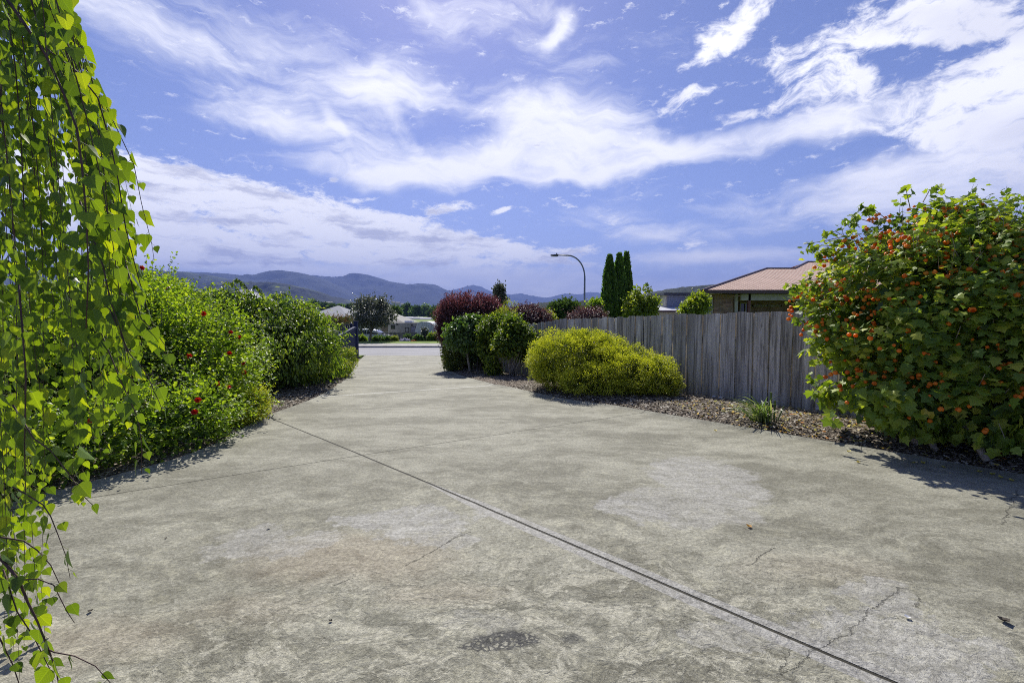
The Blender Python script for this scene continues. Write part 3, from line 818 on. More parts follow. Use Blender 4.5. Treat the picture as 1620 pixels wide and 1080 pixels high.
hedge1 = shrub('rose_hedge', 'large glossy light green hedge dotted with red flowers, behind the hanging birch leaves', 'hedge', (-4.9, 7.2, bedz(0, 7.2)), hb, 56000, 0.046, BROAD, green, 11,
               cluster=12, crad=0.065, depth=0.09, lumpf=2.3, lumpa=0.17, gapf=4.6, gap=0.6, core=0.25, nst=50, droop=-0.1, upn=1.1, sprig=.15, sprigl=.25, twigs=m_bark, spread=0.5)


def bloom_mesh(name, petals, R, depth, mat, lay=2, seed=1):
    r = np.random.RandomState(seed); V = []; Fc = []; tn = []
    for L_ in range(lay):
        for k in range(petals):
            a = 2 * math.pi * (k + 0.5 * L_) / petals; rr = R * (1 - 0.33 * L_); h_ = depth * (0.5 + 0.5 * L_)
            ca, sa = math.cos(a), math.sin(a); px_, py_ = -sa, ca
            w = rr * 0.55
            pts = [(0, 0, 0), (ca * rr * .55 + px_ * w, sa * rr * .55 + py_ * w, h_ * .7), (ca * rr, sa * rr, h_ * r.uniform(.6, 1.1)), (ca * rr * .55 - px_ * w, sa * rr * .55 - py_ * w, h_ * .7)]
            o_ = len(V); V += pts; Fc += [(o_, o_ + 1, o_ + 2, o_ + 3)]; tn += [r.rand()] * 4
    me = bpy.data.meshes.new(name); me.from_pydata(V, [], Fc)
    a = me.attributes.new('tint', 'FLOAT', 'POINT'); a.data.foreach_set('value', np.array(tn, np.float32))
    me.materials.append(mat); return me


redme = bloom_mesh('flower', 6, 0.042, 0.03, m_red, 3)
_r = np.random.RandomState(4)


def on_surface(blobs, x, y, D0, inset=0.0):
    """first point along the sight line of (x, y) that enters the union of ellipsoids"""
    D = 2.0
    while D < 40:
        p = PX(x, y, D)
        for b_ in blobs:
            q = ((p.x - b_[0]) / b_[3]) ** 2 + ((p.y - b_[1]) / b_[4]) ** 2 + ((p.z - b_[2]) / b_[5]) ** 2
            if q < 1: return p
        D += 0.02
    return PX(x, y, D0)


for (x, y) in ((267, 457), (322, 496), (365, 526), (378, 534), (299, 563), (363, 559), (385, 574), (386, 589), (361, 612), (313, 633), (308, 652), (146, 665), (224, 424), (345, 607)):
    p = on_surface(hb, x, y, 7)
    d = Vector((0, 0, CAMZ)) - p; d.normalize()
    f_ = bpy.data.objects.new('flower', redme); C.objects.link(f_); f_.parent = hedge1
    f_.location = p + d * 0.10 - hedge1.location; f_.rotation_euler = (d + Vector(_r.normal(0, .3, 3)) + Vector((0, 0, .5))).to_track_quat('Z', 'Y').to_euler()

# ---- weeping shrub further along
wb = [E(420, 530, 11.0, 105, 66, 1.6), E(340, 520, 10.5, 80, 62, 1.3), E(472, 550, 12.5, 58, 48, 1.3), E(512, 572, 13.3, 27, 24, .8), E(375, 472, 10.8, 42, 26, .6), E(450, 492, 11.5, 60, 30, .8), E(385, 560, 10.2, 60, 30, .7), E(290, 480, 11.5, 60, 40, .8)]


wb = [(b_[0], b_[1], b_[2] - .24, b_[3], b_[4], b_[5]) for b_ in wb]


weeping = shrub('weeping_shrub', 'broad weeping shrub with drooping pointed leaves, between the red-flowered hedge and the blue gatepost', 'shrub', (-6.0, 11.3, bedz(0, 11.3)), wb, 34000, 0.095, T_leaf(0.22, 0.07, 0.15), weep, 12,
                cluster=9, crad=0.10, depth=0.10, lumpf=1.5, lumpa=0.2, gapf=3.3, gap=0.5, core=0.25, nst=40, droop=0.9, outw=0.6, rnd=0.5, upn=0.5, spread=0.5)
# arching shoots on its top
mb = MB(); LP = []; LD = []
_r = np.random.RandomState(8)
for (x0, y0, x1, y1, hh) in ((385, 470, 352, 448, 10), (360, 462, 385, 452, 14), (400, 470, 372, 440, 6), (430, 478, 460, 468, 8), (320, 475, 295, 462, 8), (350, 475, 330, 455, 6), (470, 495, 505, 500, 10), (300, 470, 285, 458, 4), (415, 468, 402, 452, 5)):
    a, c = PX(x0, y0, 10.8), PX(x1, y1, 10.8); pts = []
    for k in range(9):
        t = k / 8; p = a.lerp(c, t); p.z += hh / 66 * math.sin(math.pi * t); pts.append(p)
        for _ in range(4): LP.append(p + Vector(_r.normal(0, .015, 3))); LD.append((*_r.normal(0, .5, 2), -0.9))
    mb = MB(); mb.tube(pts, 0.006, 4); mb.build('shoot', m_bark, weeping)
leaves_mesh('shoot_leaves', np.array(LP), np.array(LD), unit(_r, len(LP)), np.full(len(LP), 0.09), T_leaf(0.22, 0.07, 0.15), weep, weeping)

# ---- little golden shrub at the foot of the hedge
gb = [E(396, 640, 7.15, 25, 26, .35), E(386, 656, 6.9, 28, 18, .35)]
shrub('golden_shrub', 'small golden-green shrub at the driveway edge, at the foot of the red-flowered hedge', 'shrub', (gb[0][0], 7.6, bedz(0, 7.6)), gb, 4200, 0.035, NARROW, gold, 13, cluster=8, crad=0.03, depth=.25, gap=.1, nst=12, r0=.008)
# ---- golden tipped shrub and strappy plant by the gatepost
gb = [E(548, 568, 15.0, 14, 20, .5), E(540, 585, 14.2, 16, 14, .5)]
shrub('small_shrub', 'small yellow-tipped shrub between the weeping shrub and the blue gatepost', 'shrub', (gb[0][0], 15, bedz(0, 15)), gb, 2600, 0.06, NARROW, goldg, 14, cluster=6, crad=0.05, gap=.1, nst=8, r0=.01)


def strap(name, label, cat, base, nb, L0, w, mat, seed, lift=1.0, group=None, bias=(0, 0)):
    r = np.random.RandomState(seed); root = empty(name, base, label, cat, group)
    V = []; Fc = []; tn = []
    for i in range(nb):
        a = r.uniform(0, 6.28); L_ = L0 * r.uniform(.55, 1.15); el = math.radians(r.uniform(35, 85)) * lift
        hd = Vector((math.cos(a) + bias[0], math.sin(a) + bias[1], 0)); sd_ = Vector((-math.sin(a), math.cos(a), 0))
        p = Vector((r.normal(0, .05), r.normal(0, .05), 0)); o_ = len(V); K = 9; ww = w * r.uniform(.7, 1.2); tw = r.normal(0, .3)
        for k in range(K):
            t = k / (K - 1); wd = ww * (1 - t ** 3) * (0.7 + 0.6 * t * (1 - t) * 2)
            s_ = sd_ * math.cos(tw * t) + Vector((0, 0, math.sin(tw * t)))
            V += [tuple(p - s_ * wd / 2), tuple(p + Vector((0, 0, -wd * .2))), tuple(p + s_ * wd / 2)]
            ang = el - t * t * r.uniform(1.3, 2.4)
            p = p + (hd * math.cos(ang) + Vector((0, 0, math.sin(ang)))) * L_ / K
            if p.z < 0.015: p.z = 0.015
        for k in range(K - 1):
            q = o_ + 3 * k; Fc += [(q, q + 1, q + 4, q + 3), (q + 1, q + 2, q + 5, q + 4)]
        tn += [r.rand()] * (3 * K)
    npmesh('leaves', np.array(V), Fc, mat, root, True, tn)
    return root


strapm = leafmat('strap_leaf', [(0.07, 0.12, 0.025), (0.12, 0.19, 0.05), (0.20, 0.27, 0.10), (0.30, 0.33, 0.16)], (1.4, 1.5, 0.6), 0.35, 0.35, 0.5)
p = G(560, 592)
strap('strappy_plant', 'small green strappy plant spilling onto the driveway below the gatepost', 'plant', (p.x - .2, p.y, bedz(0, p.y) - .05), 45, 0.55, 0.03, strapm, 3)
p = G(1205, 674)
ag = strap('strappy_plant', 'clump of arching strap-leaved plant with two cut stalks in front of the fence', 'plant', (p.x, p.y, bedz(0, p.y) - .02), 95, 0.58, 0.026, strapm, 4, bias=(-.3, 0))
mb = MB(); mb.tube([(.12, 0, 0), (.125, 0, .47)], 0.017, 8); mb.tube([(.2, .03, 0), (.21, .03, .34)], 0.014, 8); mb.tube([(.22, .0, 0), (.33, .0, .26)], 0.01, 8)
mb.build('cut_stalk', plain('green_stalk', (0.10, 0.15, 0.04)), ag, origin=(0, 0, 0))
p = G(1290, 678)
dry = leafmat('dry_leaf', [(0.10, 0.07, 0.045), (0.22, 0.16, 0.10), (0.36, 0.30, 0.20)], (1, 1, 1), 0.1, 0.8)
strap('dry_clump', 'small clump of dry brown stalks in the mulch, right of the strap-leaved plant', 'plant', (p.x, p.y, bedz(0, p.y) - .02), 26, 0.2, 0.012, dry, 6)

# ---- white stones along the fence
m_stone = plain('pale_stone', (0.5, 0.48, 0.47), 0.8, 0.15, 10, bump=0.004)


def stone(x, y, rad, label, seed):
    p = G(x, y); me = bpy.data.meshes.new('stone'); import bmesh
    bm = bmesh.new(); bmesh.ops.create_icosphere(bm, subdivisions=3, radius=rad)
    for v in bm.verts:
        k = 1 + 0.10 * float(lump(np.array([v.co[:]]), 14, seed)[0]); v.co = v.co * k; v.co.z *= 0.75
    for f_ in bm.faces: f_.smooth = True
    bm.to_mesh(me); bm.free()
    o_ = link_mesh('stone', me, m_stone); o_.location = (p.x, p.y, bedz(0, p.y) + rad * .45)
    return tag(o_, label, 'stone', 'pale stones along the foot of the fence')


stone(1129, 634, .04, 'whitish stone at the foot of the fence, left one of a close pair', 1)
stone(1140, 636, .04, 'whitish stone at the foot of the fence, right one of a close pair', 2)
stone(1295, 655, .045, 'pale round stone alone by the fence, near the orange-flowered bush', 3)

# ---- golden diosma mound on the right
yb = [E(915, 572, 10.6, 78, 50, 1.0), E(985, 588, 10.0, 70, 42, .9), E(870, 566, 11.0, 36, 32, .7), E(1030, 596, 9.6, 38, 30, .6), E(935, 555, 10.8, 55, 34, .8), E(945, 602, 9.8, 60, 24, .6), E(1052, 606, 9.5, 24, 18, .4), E(868, 588, 10.6, 26, 20, .5)]
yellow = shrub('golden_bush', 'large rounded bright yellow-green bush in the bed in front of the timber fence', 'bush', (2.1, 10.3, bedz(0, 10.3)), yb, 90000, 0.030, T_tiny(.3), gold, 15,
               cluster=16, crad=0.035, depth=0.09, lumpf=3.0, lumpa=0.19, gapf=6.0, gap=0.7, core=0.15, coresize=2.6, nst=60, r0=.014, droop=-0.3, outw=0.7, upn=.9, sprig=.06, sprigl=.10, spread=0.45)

# ---- flowering lantern bush, far right
ab = [E(1500, 520, 6.6, 165, 150, 1.3), E(1420, 430, 6.9, 105, 95, 1.0), E(1560, 420, 6.3, 110, 95, 1.0), E(1640, 520, 5.9, 130, 170, 1.1), E(1345, 525, 7.2, 58, 55, .7), E(1366, 440, 7.3, 50, 50, .6), E(1300, 490, 7.4, 42, 40, .5),
      E(1440, 350, 7.0, 60, 44, .6), E(1385, 590, 6.7, 70, 50, .7), E(1540, 632, 5.9, 115, 52, .8), E(1440, 620, 6.3, 90, 50, .7), E(1690, 620, 5.3, 90, 80, .8), E(1500, 350, 6.8, 60, 40, .6), E(1590, 360, 6.2, 50, 40, .5), E(1780, 470, 5.8, 120, 180, 1.1)]
abase = (5.75, 6.15, bedz(0, 6.15))
ab = [(b_[0] * .87, b_[1] * .87, CAMZ + (b_[2] - CAMZ) * .87, b_[3] * .87, b_[4] * .87, b_[5] * .87) for b_ in ab]
ab = [(b_[0], b_[1], b_[2] - (.16 if b_[2] > 1.9 else 0), b_[3], b_[4], b_[5] * (.88 if b_[2] > 1.9 else 1)) for b_ in ab]
abase = (5.05, 5.45, bedz(0, 5.45))
lantern = empty('lantern_bush', abase, 'tall spreading green bush full of orange lantern flowers in front of the fence, right side', 'bush')
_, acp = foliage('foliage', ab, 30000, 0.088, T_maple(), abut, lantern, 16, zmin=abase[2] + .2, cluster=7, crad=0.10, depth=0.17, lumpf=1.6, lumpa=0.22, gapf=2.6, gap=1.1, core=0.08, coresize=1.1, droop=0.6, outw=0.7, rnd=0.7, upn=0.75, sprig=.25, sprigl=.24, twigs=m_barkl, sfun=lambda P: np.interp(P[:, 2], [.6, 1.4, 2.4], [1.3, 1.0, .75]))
_r = np.random.RandomState(61)
tips = [tuple(acp[i]) for i in _r.choice(len(acp), 110, replace=False)]
mb = MB(); bs = Vector(abase)
prim = []
for k in range(9):
    b_ = ab[k]; a = bs + Vector((_r.normal(0, .16), _r.normal(0, .16), 0)); c = Vector(b_[:3]); mid_ = a.lerp(c, .5) + Vector((0, 0, .18))
    pts = [a, a.lerp(mid_, .5) + Vector(_r.normal(0, .04, 3)), mid_, mid_.lerp(c, .5) + Vector(_r.normal(0, .05, 3)), c]
    mb.tube(pts, [.034, .03, .024, .018, .012], 7); prim.append(pts)
for tpt in tips:
    tpt = Vector(tpt); best = min((q for pr in prim for q in pr[1:]), key=lambda q: (q - tpt).length)
    m2 = best.lerp(tpt, .55) + Vector(_r.normal(0, .07, 3))
    mb.tube([best, best.lerp(m2, .5) + Vector(_r.normal(0, .03, 3)), m2, tpt], [.012, .009, .006, .003], 4)
mb.build('branches', m_barkl, lantern, True)
# shoots that stick out to the left, with a few leaves each
LP, LD = [], []; mb = MB(); lanp = []
for pts_ in (((1345, 372), (1300, 382), (1272, 386)), ((1330, 390), (1300, 388), (1273, 398)), ((1330, 402), (1310, 401), (1292, 400)), ((1400, 345), (1385, 333), (1366, 326)), ((1380, 352), (1360, 346), (1347, 342)), ((1345, 380), (1322, 366), (1307, 368)),
             ((1460, 320), (1470, 302), (1482, 296)), ((1440, 330), (1436, 312), (1433, 298)), ((1285, 480), (1262, 462), (1246, 450)), ((1290, 500), (1272, 505), (1255, 510)), ((1310, 600), (1296, 607), (1284, 598)), ((1590, 345), (1605, 330), (1612, 318)), ((1300, 440), (1275, 444), (1250, 450)),
             ((1520, 330), (1524, 318), (1530, 308)), ((1330, 560), (1300, 570), (1282, 575)), ((1360, 360), (1352, 352), (1350, 350)), ((1570, 340), (1572, 330), (1574, 322)), ((1330, 640), (1318, 648), (1306, 640)), ((1380, 350), (1372, 338), (1368, 328))):
    q = [PX(x, y, 6.2) for x, y in pts_]; mb = MB(); mb.tube(q, [.007, .005, .003], 4); mb.build('shoot', m_barkl, lantern)
    for k in range(7):
        t = 0.35 + .65 * k / 6; p = q[1].lerp(q[2], t); LP.append(p + Vector(_r.normal(0, .03, 3))); LD.append((*_r.normal(0, .6, 2), -.5))
    lanp.append(q[2])
leaves_mesh('shoot_leaves', np.array(LP), np.array(LD), unit(_r, len(LP)) + np.array([0, 0, .6]), _r.uniform(.06, .11, len(LP)), T_maple(), abut, lantern, _r.uniform(.1, .7, len(LP)))


def lantern_mesh():
    V = []; Fc = []; tn = []; r = np.random.RandomState(2)
    prof = [(0.0, 0.0), (.016, -.004), (.030, -.022), (.033, -.036), (.030, -.050), (.024, -.058)]
    for k in range(5):
        o_ = len(V); a0 = 2 * math.pi * k / 5
        for (rr, z) in prof:
            for j in (-1, 0, 1):
                a = a0 + j * .70 * (1 if z > -.05 else .75); q = rr * (1 + (.05 if j == 0 else -.03)); V.append((q * math.cos(a), q * math.sin(a), z))
        for i in range(len(prof) - 1):
            for j in range(2):
                q = o_ + 3 * i + j; Fc.append((q, q + 1, q + 4, q + 3))
        tn += [r.rand()] * (3 * len(prof))
    me = bpy.data.meshes.new('flower'); me.from_pydata(V, [], Fc)
    a = me.attributes.new('tint', 'FLOAT', 'POINT'); a.data.foreach_set('value', np.array(tn, np.float32)); me.materials.append(m_orange)
    me.polygons.foreach_set('use_smooth', np.ones(len(Fc), dtype=bool)); return me


lme = lantern_mesh()
fr = np.random.RandomState(77)
fp, fo_ = crown_points(fr, ab, 2600, depth=0.10, lumpf=1.6, lumpa=0.17, gapf=3.4, gap=0.55, zmin=abase[2] + .05, seed=16)
score = fo_ @ np.array([-0.5, -0.6, 0.45]) + .35 * (fp[:, 2] > 1.3) + fr.normal(0, .25, len(fp))
order = np.argsort(-(score + np.where(fp[:, 0] / fp[:, 1] < 0.9, .2, 0)))
sel = fp[order[:1000]] + fo_[order[:1000]] * 0.08
sel[:, 2] -= 0.02
vis = sorted(range(len(sel)), key=lambda i: np.linalg.norm(sel[i] - np.array([0, 0, CAMZ])))
vis = [i for i in vis if sel[i][0] / sel[i][1] < 1.12][:100]
vset = set(vis)
for i in vis:
    f_ = bpy.data.objects.new('flower', lme); C.objects.link(f_); f_.parent = lantern
    s_ = fr.uniform(.5, .85)
    f_.location = Vector(sel[i]) - Vector(abase); f_.rotation_euler = (fr.normal(0, .5), fr.normal(0, .5), fr.uniform(0, 6)); f_.scale = (s_, s_, s_)
V = []; Fc = []; tn = []
tv = np.array([v.co[:] for v in lme.vertices]); tf_ = [tuple(p_.vertices) for p_ in lme.polygons]
for i in range(len(sel)):
    if i in vset: continue
    s_ = fr.uniform(.5, .85); a, b2 = fr.normal(0, .5, 2)
    R_ = np.array([[1, 0, 0], [0, math.cos(a), -math.sin(a)], [0, math.sin(a), math.cos(a)]]) @ np.array([[math.cos(b2), 0, math.sin(b2)], [0, 1, 0], [-math.sin(b2), 0, math.cos(b2)]])
    o_ = len(V); V += (tv @ R_.T * s_ + sel[i] - np.array(abase)).tolist(); Fc += [tuple(k + o_ for k in q) for q in tf_]; tn += [fr.rand()] * len(tv)
oo = npmesh('flowers', np.array(V), Fc, m_orange, lantern, True, tn); oo['kind'] = 'stuff'
# a cluster of bright yellow dying leaves low in the bush
q = on_surface(ab, 1463, 645, 6.2)
leaves_mesh('yellow_leaf', np.array([q, q + Vector((.05, .02, -.04))]), np.array([(-.3, -.3, -.9), (.5, -.2, -.8)]), np.array([(0, -1, .2), (0, -1, .1)]), np.array([.13, .1]), BROAD, leafmat('yellow_dying_leaf', [(.5, .42, .03), (.55, .45, .05)], (1, 1, .5), .3), lantern)

# ---- fallen leaves and petals on the concrete
m_fl = leafmat('fallen_yellow', [(0.50, 0.40, 0.05), (0.40, 0.36, 0.06)], (1, 1, .6), 0.1, 0.6)
m_fo = leafmat('fallen_orange', [(0.42, 0.20, 0.02), (0.5, 0.3, 0.03)], (1, 1, .6), 0.1, 0.6)
m_fd = plain('dark_dry_leaf', (0.045, 0.035, 0.025), 0.8)


def fallen(x, y, s, mat, label, name='fallen_leaf', cat='leaf', group=None, seed=0):
    p = G(x, y); r = np.random.RandomState(seed + int(x)); V, Ff = BROAD
    a = r.uniform(0, 6.28); W = V.copy(); W[:, 1] -= .5; W[:, 2] = np.abs(W[:, 2]) * 2.5 + np.abs(W[:, 1]) * .35
    W *= s; R_ = np.array([[math.cos(a), -math.sin(a), 0], [math.sin(a), math.cos(a), 0], [0, 0, 1]])
    o_ = npmesh(name, W @ R_.T, Ff, mat, tint=[r.rand()] * len(W)); o_.location = (p.x, p.y, float(gz(p.y)) + .003)
    return tag(o_, label, cat, group)


ORD = ['leftmost', 'second from the left', 'third from the left', 'fourth from the left', 'fifth from the left', 'sixth from the left', 'seventh from the left', 'eighth from the left', 'ninth from the left', 'tenth from the left', 'eleventh from the left', 'twelfth from the left', 'thirteenth from the left']
PET = {x: 'yellow petal on the concrete edge, ' + ORD[i] + ' of the scattered row' for i, x in enumerate(sorted((1343, 1358, 1445, 1460, 1492, 1570, 1583, 1600, 1613, 1405, 1550, 1132)))}
for i, (x, y) in enumerate(((1343, 715), (1358, 732), (1445, 733), (1460, 733), (1492, 740), (1570, 751), (1583, 756), (1600, 761), (1613, 755), (1405, 719), (1550, 747), (1132, 682))):
    fallen(x, y, .05, m_fl, PET[x], 'fallen_petal', 'petal', 'yellow petals on the driveway edge', i)
fallen(1185, 834, .045, m_fo, 'small orange-brown petal lying alone in the middle of the right slab', 'fallen_petal', 'petal')
fallen(1588, 984, .06, m_fd, 'dark curled dry leaf on the concrete near the right edge', seed=3)
fallen(143, 968, .03, m_fd, 'dark curled dry leaf on the concrete close to the hanging birch leaves', seed=5)
fallen(523, 983, .022, m_fd, 'dark crumb of dry leaf left of the olive stains', seed=6)
fallen(262, 852, .02, m_fd, 'tiny dark dry leaf on the concrete right of the birch leaves', seed=7)
fallen(425, 836, .03, plain('pale_leaf', (.45, .44, .36)), 'small pale leaf flake lying on the left slab', seed=8)
fallen(1435, 978, .035, plain('white_flake', (.7, .7, .68)), 'small white flake of paint on the concrete at lower right', 'paint_flake', 'flake', seed=9)
fallen(1480, 769, .022, plain('white_chip', (.7, .7, .68)), 'small white chip on the concrete left of the leafy shadow', 'paint_flake', 'flake', seed=10)

# ------------------------------------------------------------------ the near weeping birch
birch = empty('weeping_birch', (-2.75, 1.5, 0.05), 'weeping birch whose long strands of serrated leaves hang down the left side, close up', 'tree')
mb = MB(); _r = np.random.RandomState(31)
tk = [Vector((-2.75 + .05 * math.sin(k), 1.5 + .04 * math.cos(k * 1.3), 0.05 + k * .5)) for k in range(8)]
mb.tube(tk, [.13 - .011 * k for k in range(8)], 12)
m_bb, n, b, o = newmat('birch_bark')
co = n.node('ShaderNodeTexCoord').outputs['Object']
bk = n.mapr(n.noise(n.mapping(co, scale=(3, 3, 22)), 1.5, 5, 0.65), 0.55, 0.66)
setc(n, b, n.mix(bk, (0.62, 0.59, 0.54), (0.05, 0.045, 0.04)), 0.7, 0.3)
mb.build('trunk', m_bb, birch, True)
strands = []
D0 = 1.35


def S(pts, D=D0, D2=None, r=.0022, extra=0, dens=1.0, size=1.0):
    D2 = D if D2 is None else D2
    P = []
    for i, (x, y) in enumerate(pts):
        t = i / (len(pts) - 1); P.append(PX(x, y, D + (D2 - D) * t))
    strands.append((P, r, dens, size))


S([(88, -30), (114, 53), (130, 118), (163, 159), (191, 216), (212, 261), (224, 322), (240, 385), (244, 412)], 1.5, r=.0016, dens=.75)
S([(-10, -30), (41, 41), (73, 88), (102, 151), (122, 204), (130, 265), (137, 346), (140, 430), (136, 520)], 1.25, r=.0035)
S([(40, -30), (73, 77), (122, 114), (155, 155), (175, 228), (187, 285), (200, 367), (216, 428), (236, 500), (262, 560)], 1.4, r=.0022)
S([(120, 300), (163, 420), (175, 477), (195, 534), (208, 583)], 1.3, r=.002)
S([(200, 420), (224, 505), (250, 530), (261, 546), (273, 579)], 1.35, r=.0015, dens=.8)
S([(170, 480), (204, 558), (232, 591), (252, 636), (259, 655)], 1.3, r=.0015, dens=.9)
S([(150, 500), (190, 600), (218, 660), (224, 701), (224, 748)], 1.3, r=.0015, dens=.8)
S([(20, 640), (53, 693), (81, 713), (106, 746), (134, 786), (151, 803)], 1.2, r=.0017, dens=.9)
S([(30, 450), (41, 591), (39, 705), (41, 800)], 1.25, r=.002)
S([(20, 770), (41, 781), (68, 798), (80, 816), (92, 846), (104, 878), (111, 914)], 1.15, r=.0015, dens=.85)
S([(-60, 850), (0, 849), (38, 855), (59, 870), (80, 893), (95, 925)], 1.15, r=.002, dens=.7)
S([(-40, 840), (12, 895), (30, 917), (44, 952), (59, 982), (77, 1027), (89, 1059), (96, 1100)], 1.1, r=.003, dens=.9)
S([(77, 1027), (86, 1031), (118, 1037), (151, 1053), (175, 1080), (190, 1110)], 1.1, r=.0015, dens=.7)
S([(5, 900), (27, 967), (53, 1006), (80, 1060), (90, 1110)], 1.15, r=.0015)
S([(-30, 960), (-5, 1000), (20, 1050), (40, 1110)], 1.05, r=.0018)
S([(30, 917), (60, 915), (85, 925), (105, 965), (118, 985)], 1.1, r=.0015, dens=.7)
rb = np.array([(0, 95), (60, 120), (130, 140), (240, 195), (400, 228), (560, 245), (640, 240), (700, 205), (760, 165), (820, 130), (900, 95), (1100, 110)])


def rlim(y): return float(np.interp(y, rb[:, 0], rb[:, 1]))


for i in range(80):
    ye = _r.choice([_r.uniform(250, 560), _r.uniform(480, 800), _r.uniform(640, 840)])
    if i % 5 == 1: ye = _r.uniform(520, 740); 
    if i % 8 == 0: ye = _r.uniform(850, 1100)
    xe = rlim(ye) - abs(_r.normal(0, 1)) * (90 if i % 5 != 1 else 30) - 2
    if i % 8 == 0: xe = rlim(ye) - 12 - _r.uniform(0, 90)
    D = _r.uniform(1.3, 2.6)
    x0 = xe - _r.uniform(30, 150) * min(1, ye / 500); y0 = -80
    pts = []; lim_ = _r.uniform(-8, 50)
    K = 9
    for k in range(K):
        t = k / (K - 1); y = y0 + (ye - y0) * t; x = x0 + (xe - x0) * (t ** 0.75) + 8 * math.sin(t * 6 + i)
        pts.append((min(x, rlim(max(y, 0)) - lim_), y))
    S(pts, D, D + _r.uniform(-.1, .1), r=_r.uniform(.0009, .0019), dens=1.0)
for i in range(30):     # strands that hang outside the picture, so that the crown goes on
    x = _r.uniform(-3.6, -1.75); y = _r.uniform(0.2, 1.0); zt = _r.uniform(2.6, 3.3)
    strands.append(([Vector((x + .1 * t, y, zt - t * _r.uniform(.5, .6))) for t in range(5)], .002, 1.0, 1.0))
mb = MB(); pm_ = MB(); LP = []; LD = []; LN = []; LS = []
for (P, r_, dens, size) in strands:
    mb.tube(P, [r_ * (1.3 - .9 * k / (len(P) - 1)) for k in range(len(P))], 5)
    # walk along and put leaves on alternate sides
    seg = 0; acc = 0.0; L_ = 0; total = sum((P[i + 1] - P[i]).length for i in range(len(P) - 1))
    s_ = _r.uniform(0.01, .03); sgn = 1
    while s_ < total:
        q = s_
        for i in range(len(P) - 1):
            l_ = (P[i + 1] - P[i]).length
            if q <= l_: break
            q -= l_
        if _r.rand() < .16: s_ += _r.uniform(.02, .07)
        p = P[i].lerp(P[i + 1], min(1, q / l_)); d = (P[i + 1] - P[i]).normalized()
        sz = _r.choice([_r.uniform(.024, .040), _r.uniform(.038, .060)]) * size
        if s_ > total - .04: sz *= .6
        a = _r.uniform(-1, 1) * .9
        sd_ = Vector((sgn * math.cos(a), math.sin(a), 0)); sgn = -sgn
        st = p + sd_ * _r.uniform(.008, .018) + Vector((0, 0, -.004)) + d * .006
        pm_.tube([p, st], .0006, 3, cap=False)
        ld = Vector((0, 0, -1)) * _r.uniform(.7, 1.3) + sd_ * _r.uniform(.0, .7) + d * .3 + Vector(_r.normal(0, .15, 3))
        ln = Vector((_r.normal(0, .9), -1, _r.normal(.25, .55)))
        if _r.rand() < .25: ln = Vector(_r.normal(0, 1, 3))
        LP.append(st); LD.append(ld); LN.append(ln); LS.append(sz)
        s_ += _r.uniform(.016, .036) / dens
mb.build('strand', plain('birch_twig', (0.085, 0.045, 0.035), 0.6, .3, 30), birch, True)
pm_.build('leaf_stalks', plain('leaf_stalk', (0.16, 0.17, 0.05), 0.6), birch)
tn = np.clip(_r.normal(.40, .30, len(LP)), 0, 1)  # low tints paint some leaves dark, as if shaded
leaves_mesh('foliage', np.array(LP), np.array(LD), np.array(LN), np.array(LS), T_birch(), birchm, birch, tn)
# limbs arching out of the trunk top to carry the strands
mb = MB()
for k in range(7):
    a = math.radians(-60 + 40 * k); e = Vector((-2.75 + 1.1 * math.cos(a), 1.5 + .8 * math.sin(a), 3.2 + .1 * k)); s0 = tk[5]
    mb.tube([s0, s0.lerp(e, .4) + Vector((0, 0, .5)), s0.lerp(e, .75) + Vector((0, 0, .45)), e], [.04, .025, .015, .006], 7)
mb.build('limb', m_bb, birch, True)

# ------------------------------------------------------------------ timber paling fence
m_pal, n, b, o = newmat('weathered_paling')
co = n.node('ShaderNodeTexCoord').outputs['Object']
tin = n.node('ShaderNodeAttribute', attribute_name='tint').outputs['Fac']
cp_ = n.vm('ADD', co, n.comb(n.m('MULTIPLY', tin, 37.0), n.m('MULTIPLY', tin, 11.0), n.m('MULTIPLY', tin, 23.0)))
gr = n.noise(n.mapping(cp_, scale=(34, 34, 1.1)), 1.0, 7, 0.65, 0.35)
gr2 = n.noise(n.mapping(cp_, scale=(8, 8, 0.8)), 1.0, 4, 0.6)
kn = n.mapr(n.voro(n.mapping(cp_, scale=(9, 9, 2.2)), 1.0, 'F1', 'Distance'), 0.05, 0.16, 1, 0)
c_ = n.mix(n.mapr(gr, 0.34, 0.66), (0.24, 0.21, 0.165), (0.68, 0.62, 0.53))
c_ = n.mix(n.mapr(gr2, 0.45, 0.7), c_, (0.76, 0.70, 0.61))
c_ = n.mix(n.m('MULTIPLY', kn, 0.55), c_, (0.06, 0.05, 0.045))
tn_ = n.mapr(n.m('FRACT', n.m('MULTIPLY', tin, 7.7)), 0, 1, 0.6, 1.12, smooth=False)
c_ = n.mix(1.0, c_, n.comb(tn_, tn_, tn_), 'MULTIPLY')
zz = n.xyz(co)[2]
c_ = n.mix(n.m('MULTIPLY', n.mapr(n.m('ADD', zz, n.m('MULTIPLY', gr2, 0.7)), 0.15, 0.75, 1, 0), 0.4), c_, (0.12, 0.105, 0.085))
setc(n, b, c_, 0.85, 0.25); n.link(n.bump(n.m('ADD', gr, n.m('MULTIPLY', kn, -.3)), 0.006), b.inputs['Normal'])
fence = empty('timber_fence', (5.42, 7.8, -.1), 'tall weathered grey timber paling fence along the right garden bed', 'fence')


def fence_top(y): return float(np.interp(y, [0, 4, 7.8, 10.3, 13.9, 15, 18, 22], [1.74, 1.74, 1.71, 1.635, 1.50, 1.36, 1.06, .8]))


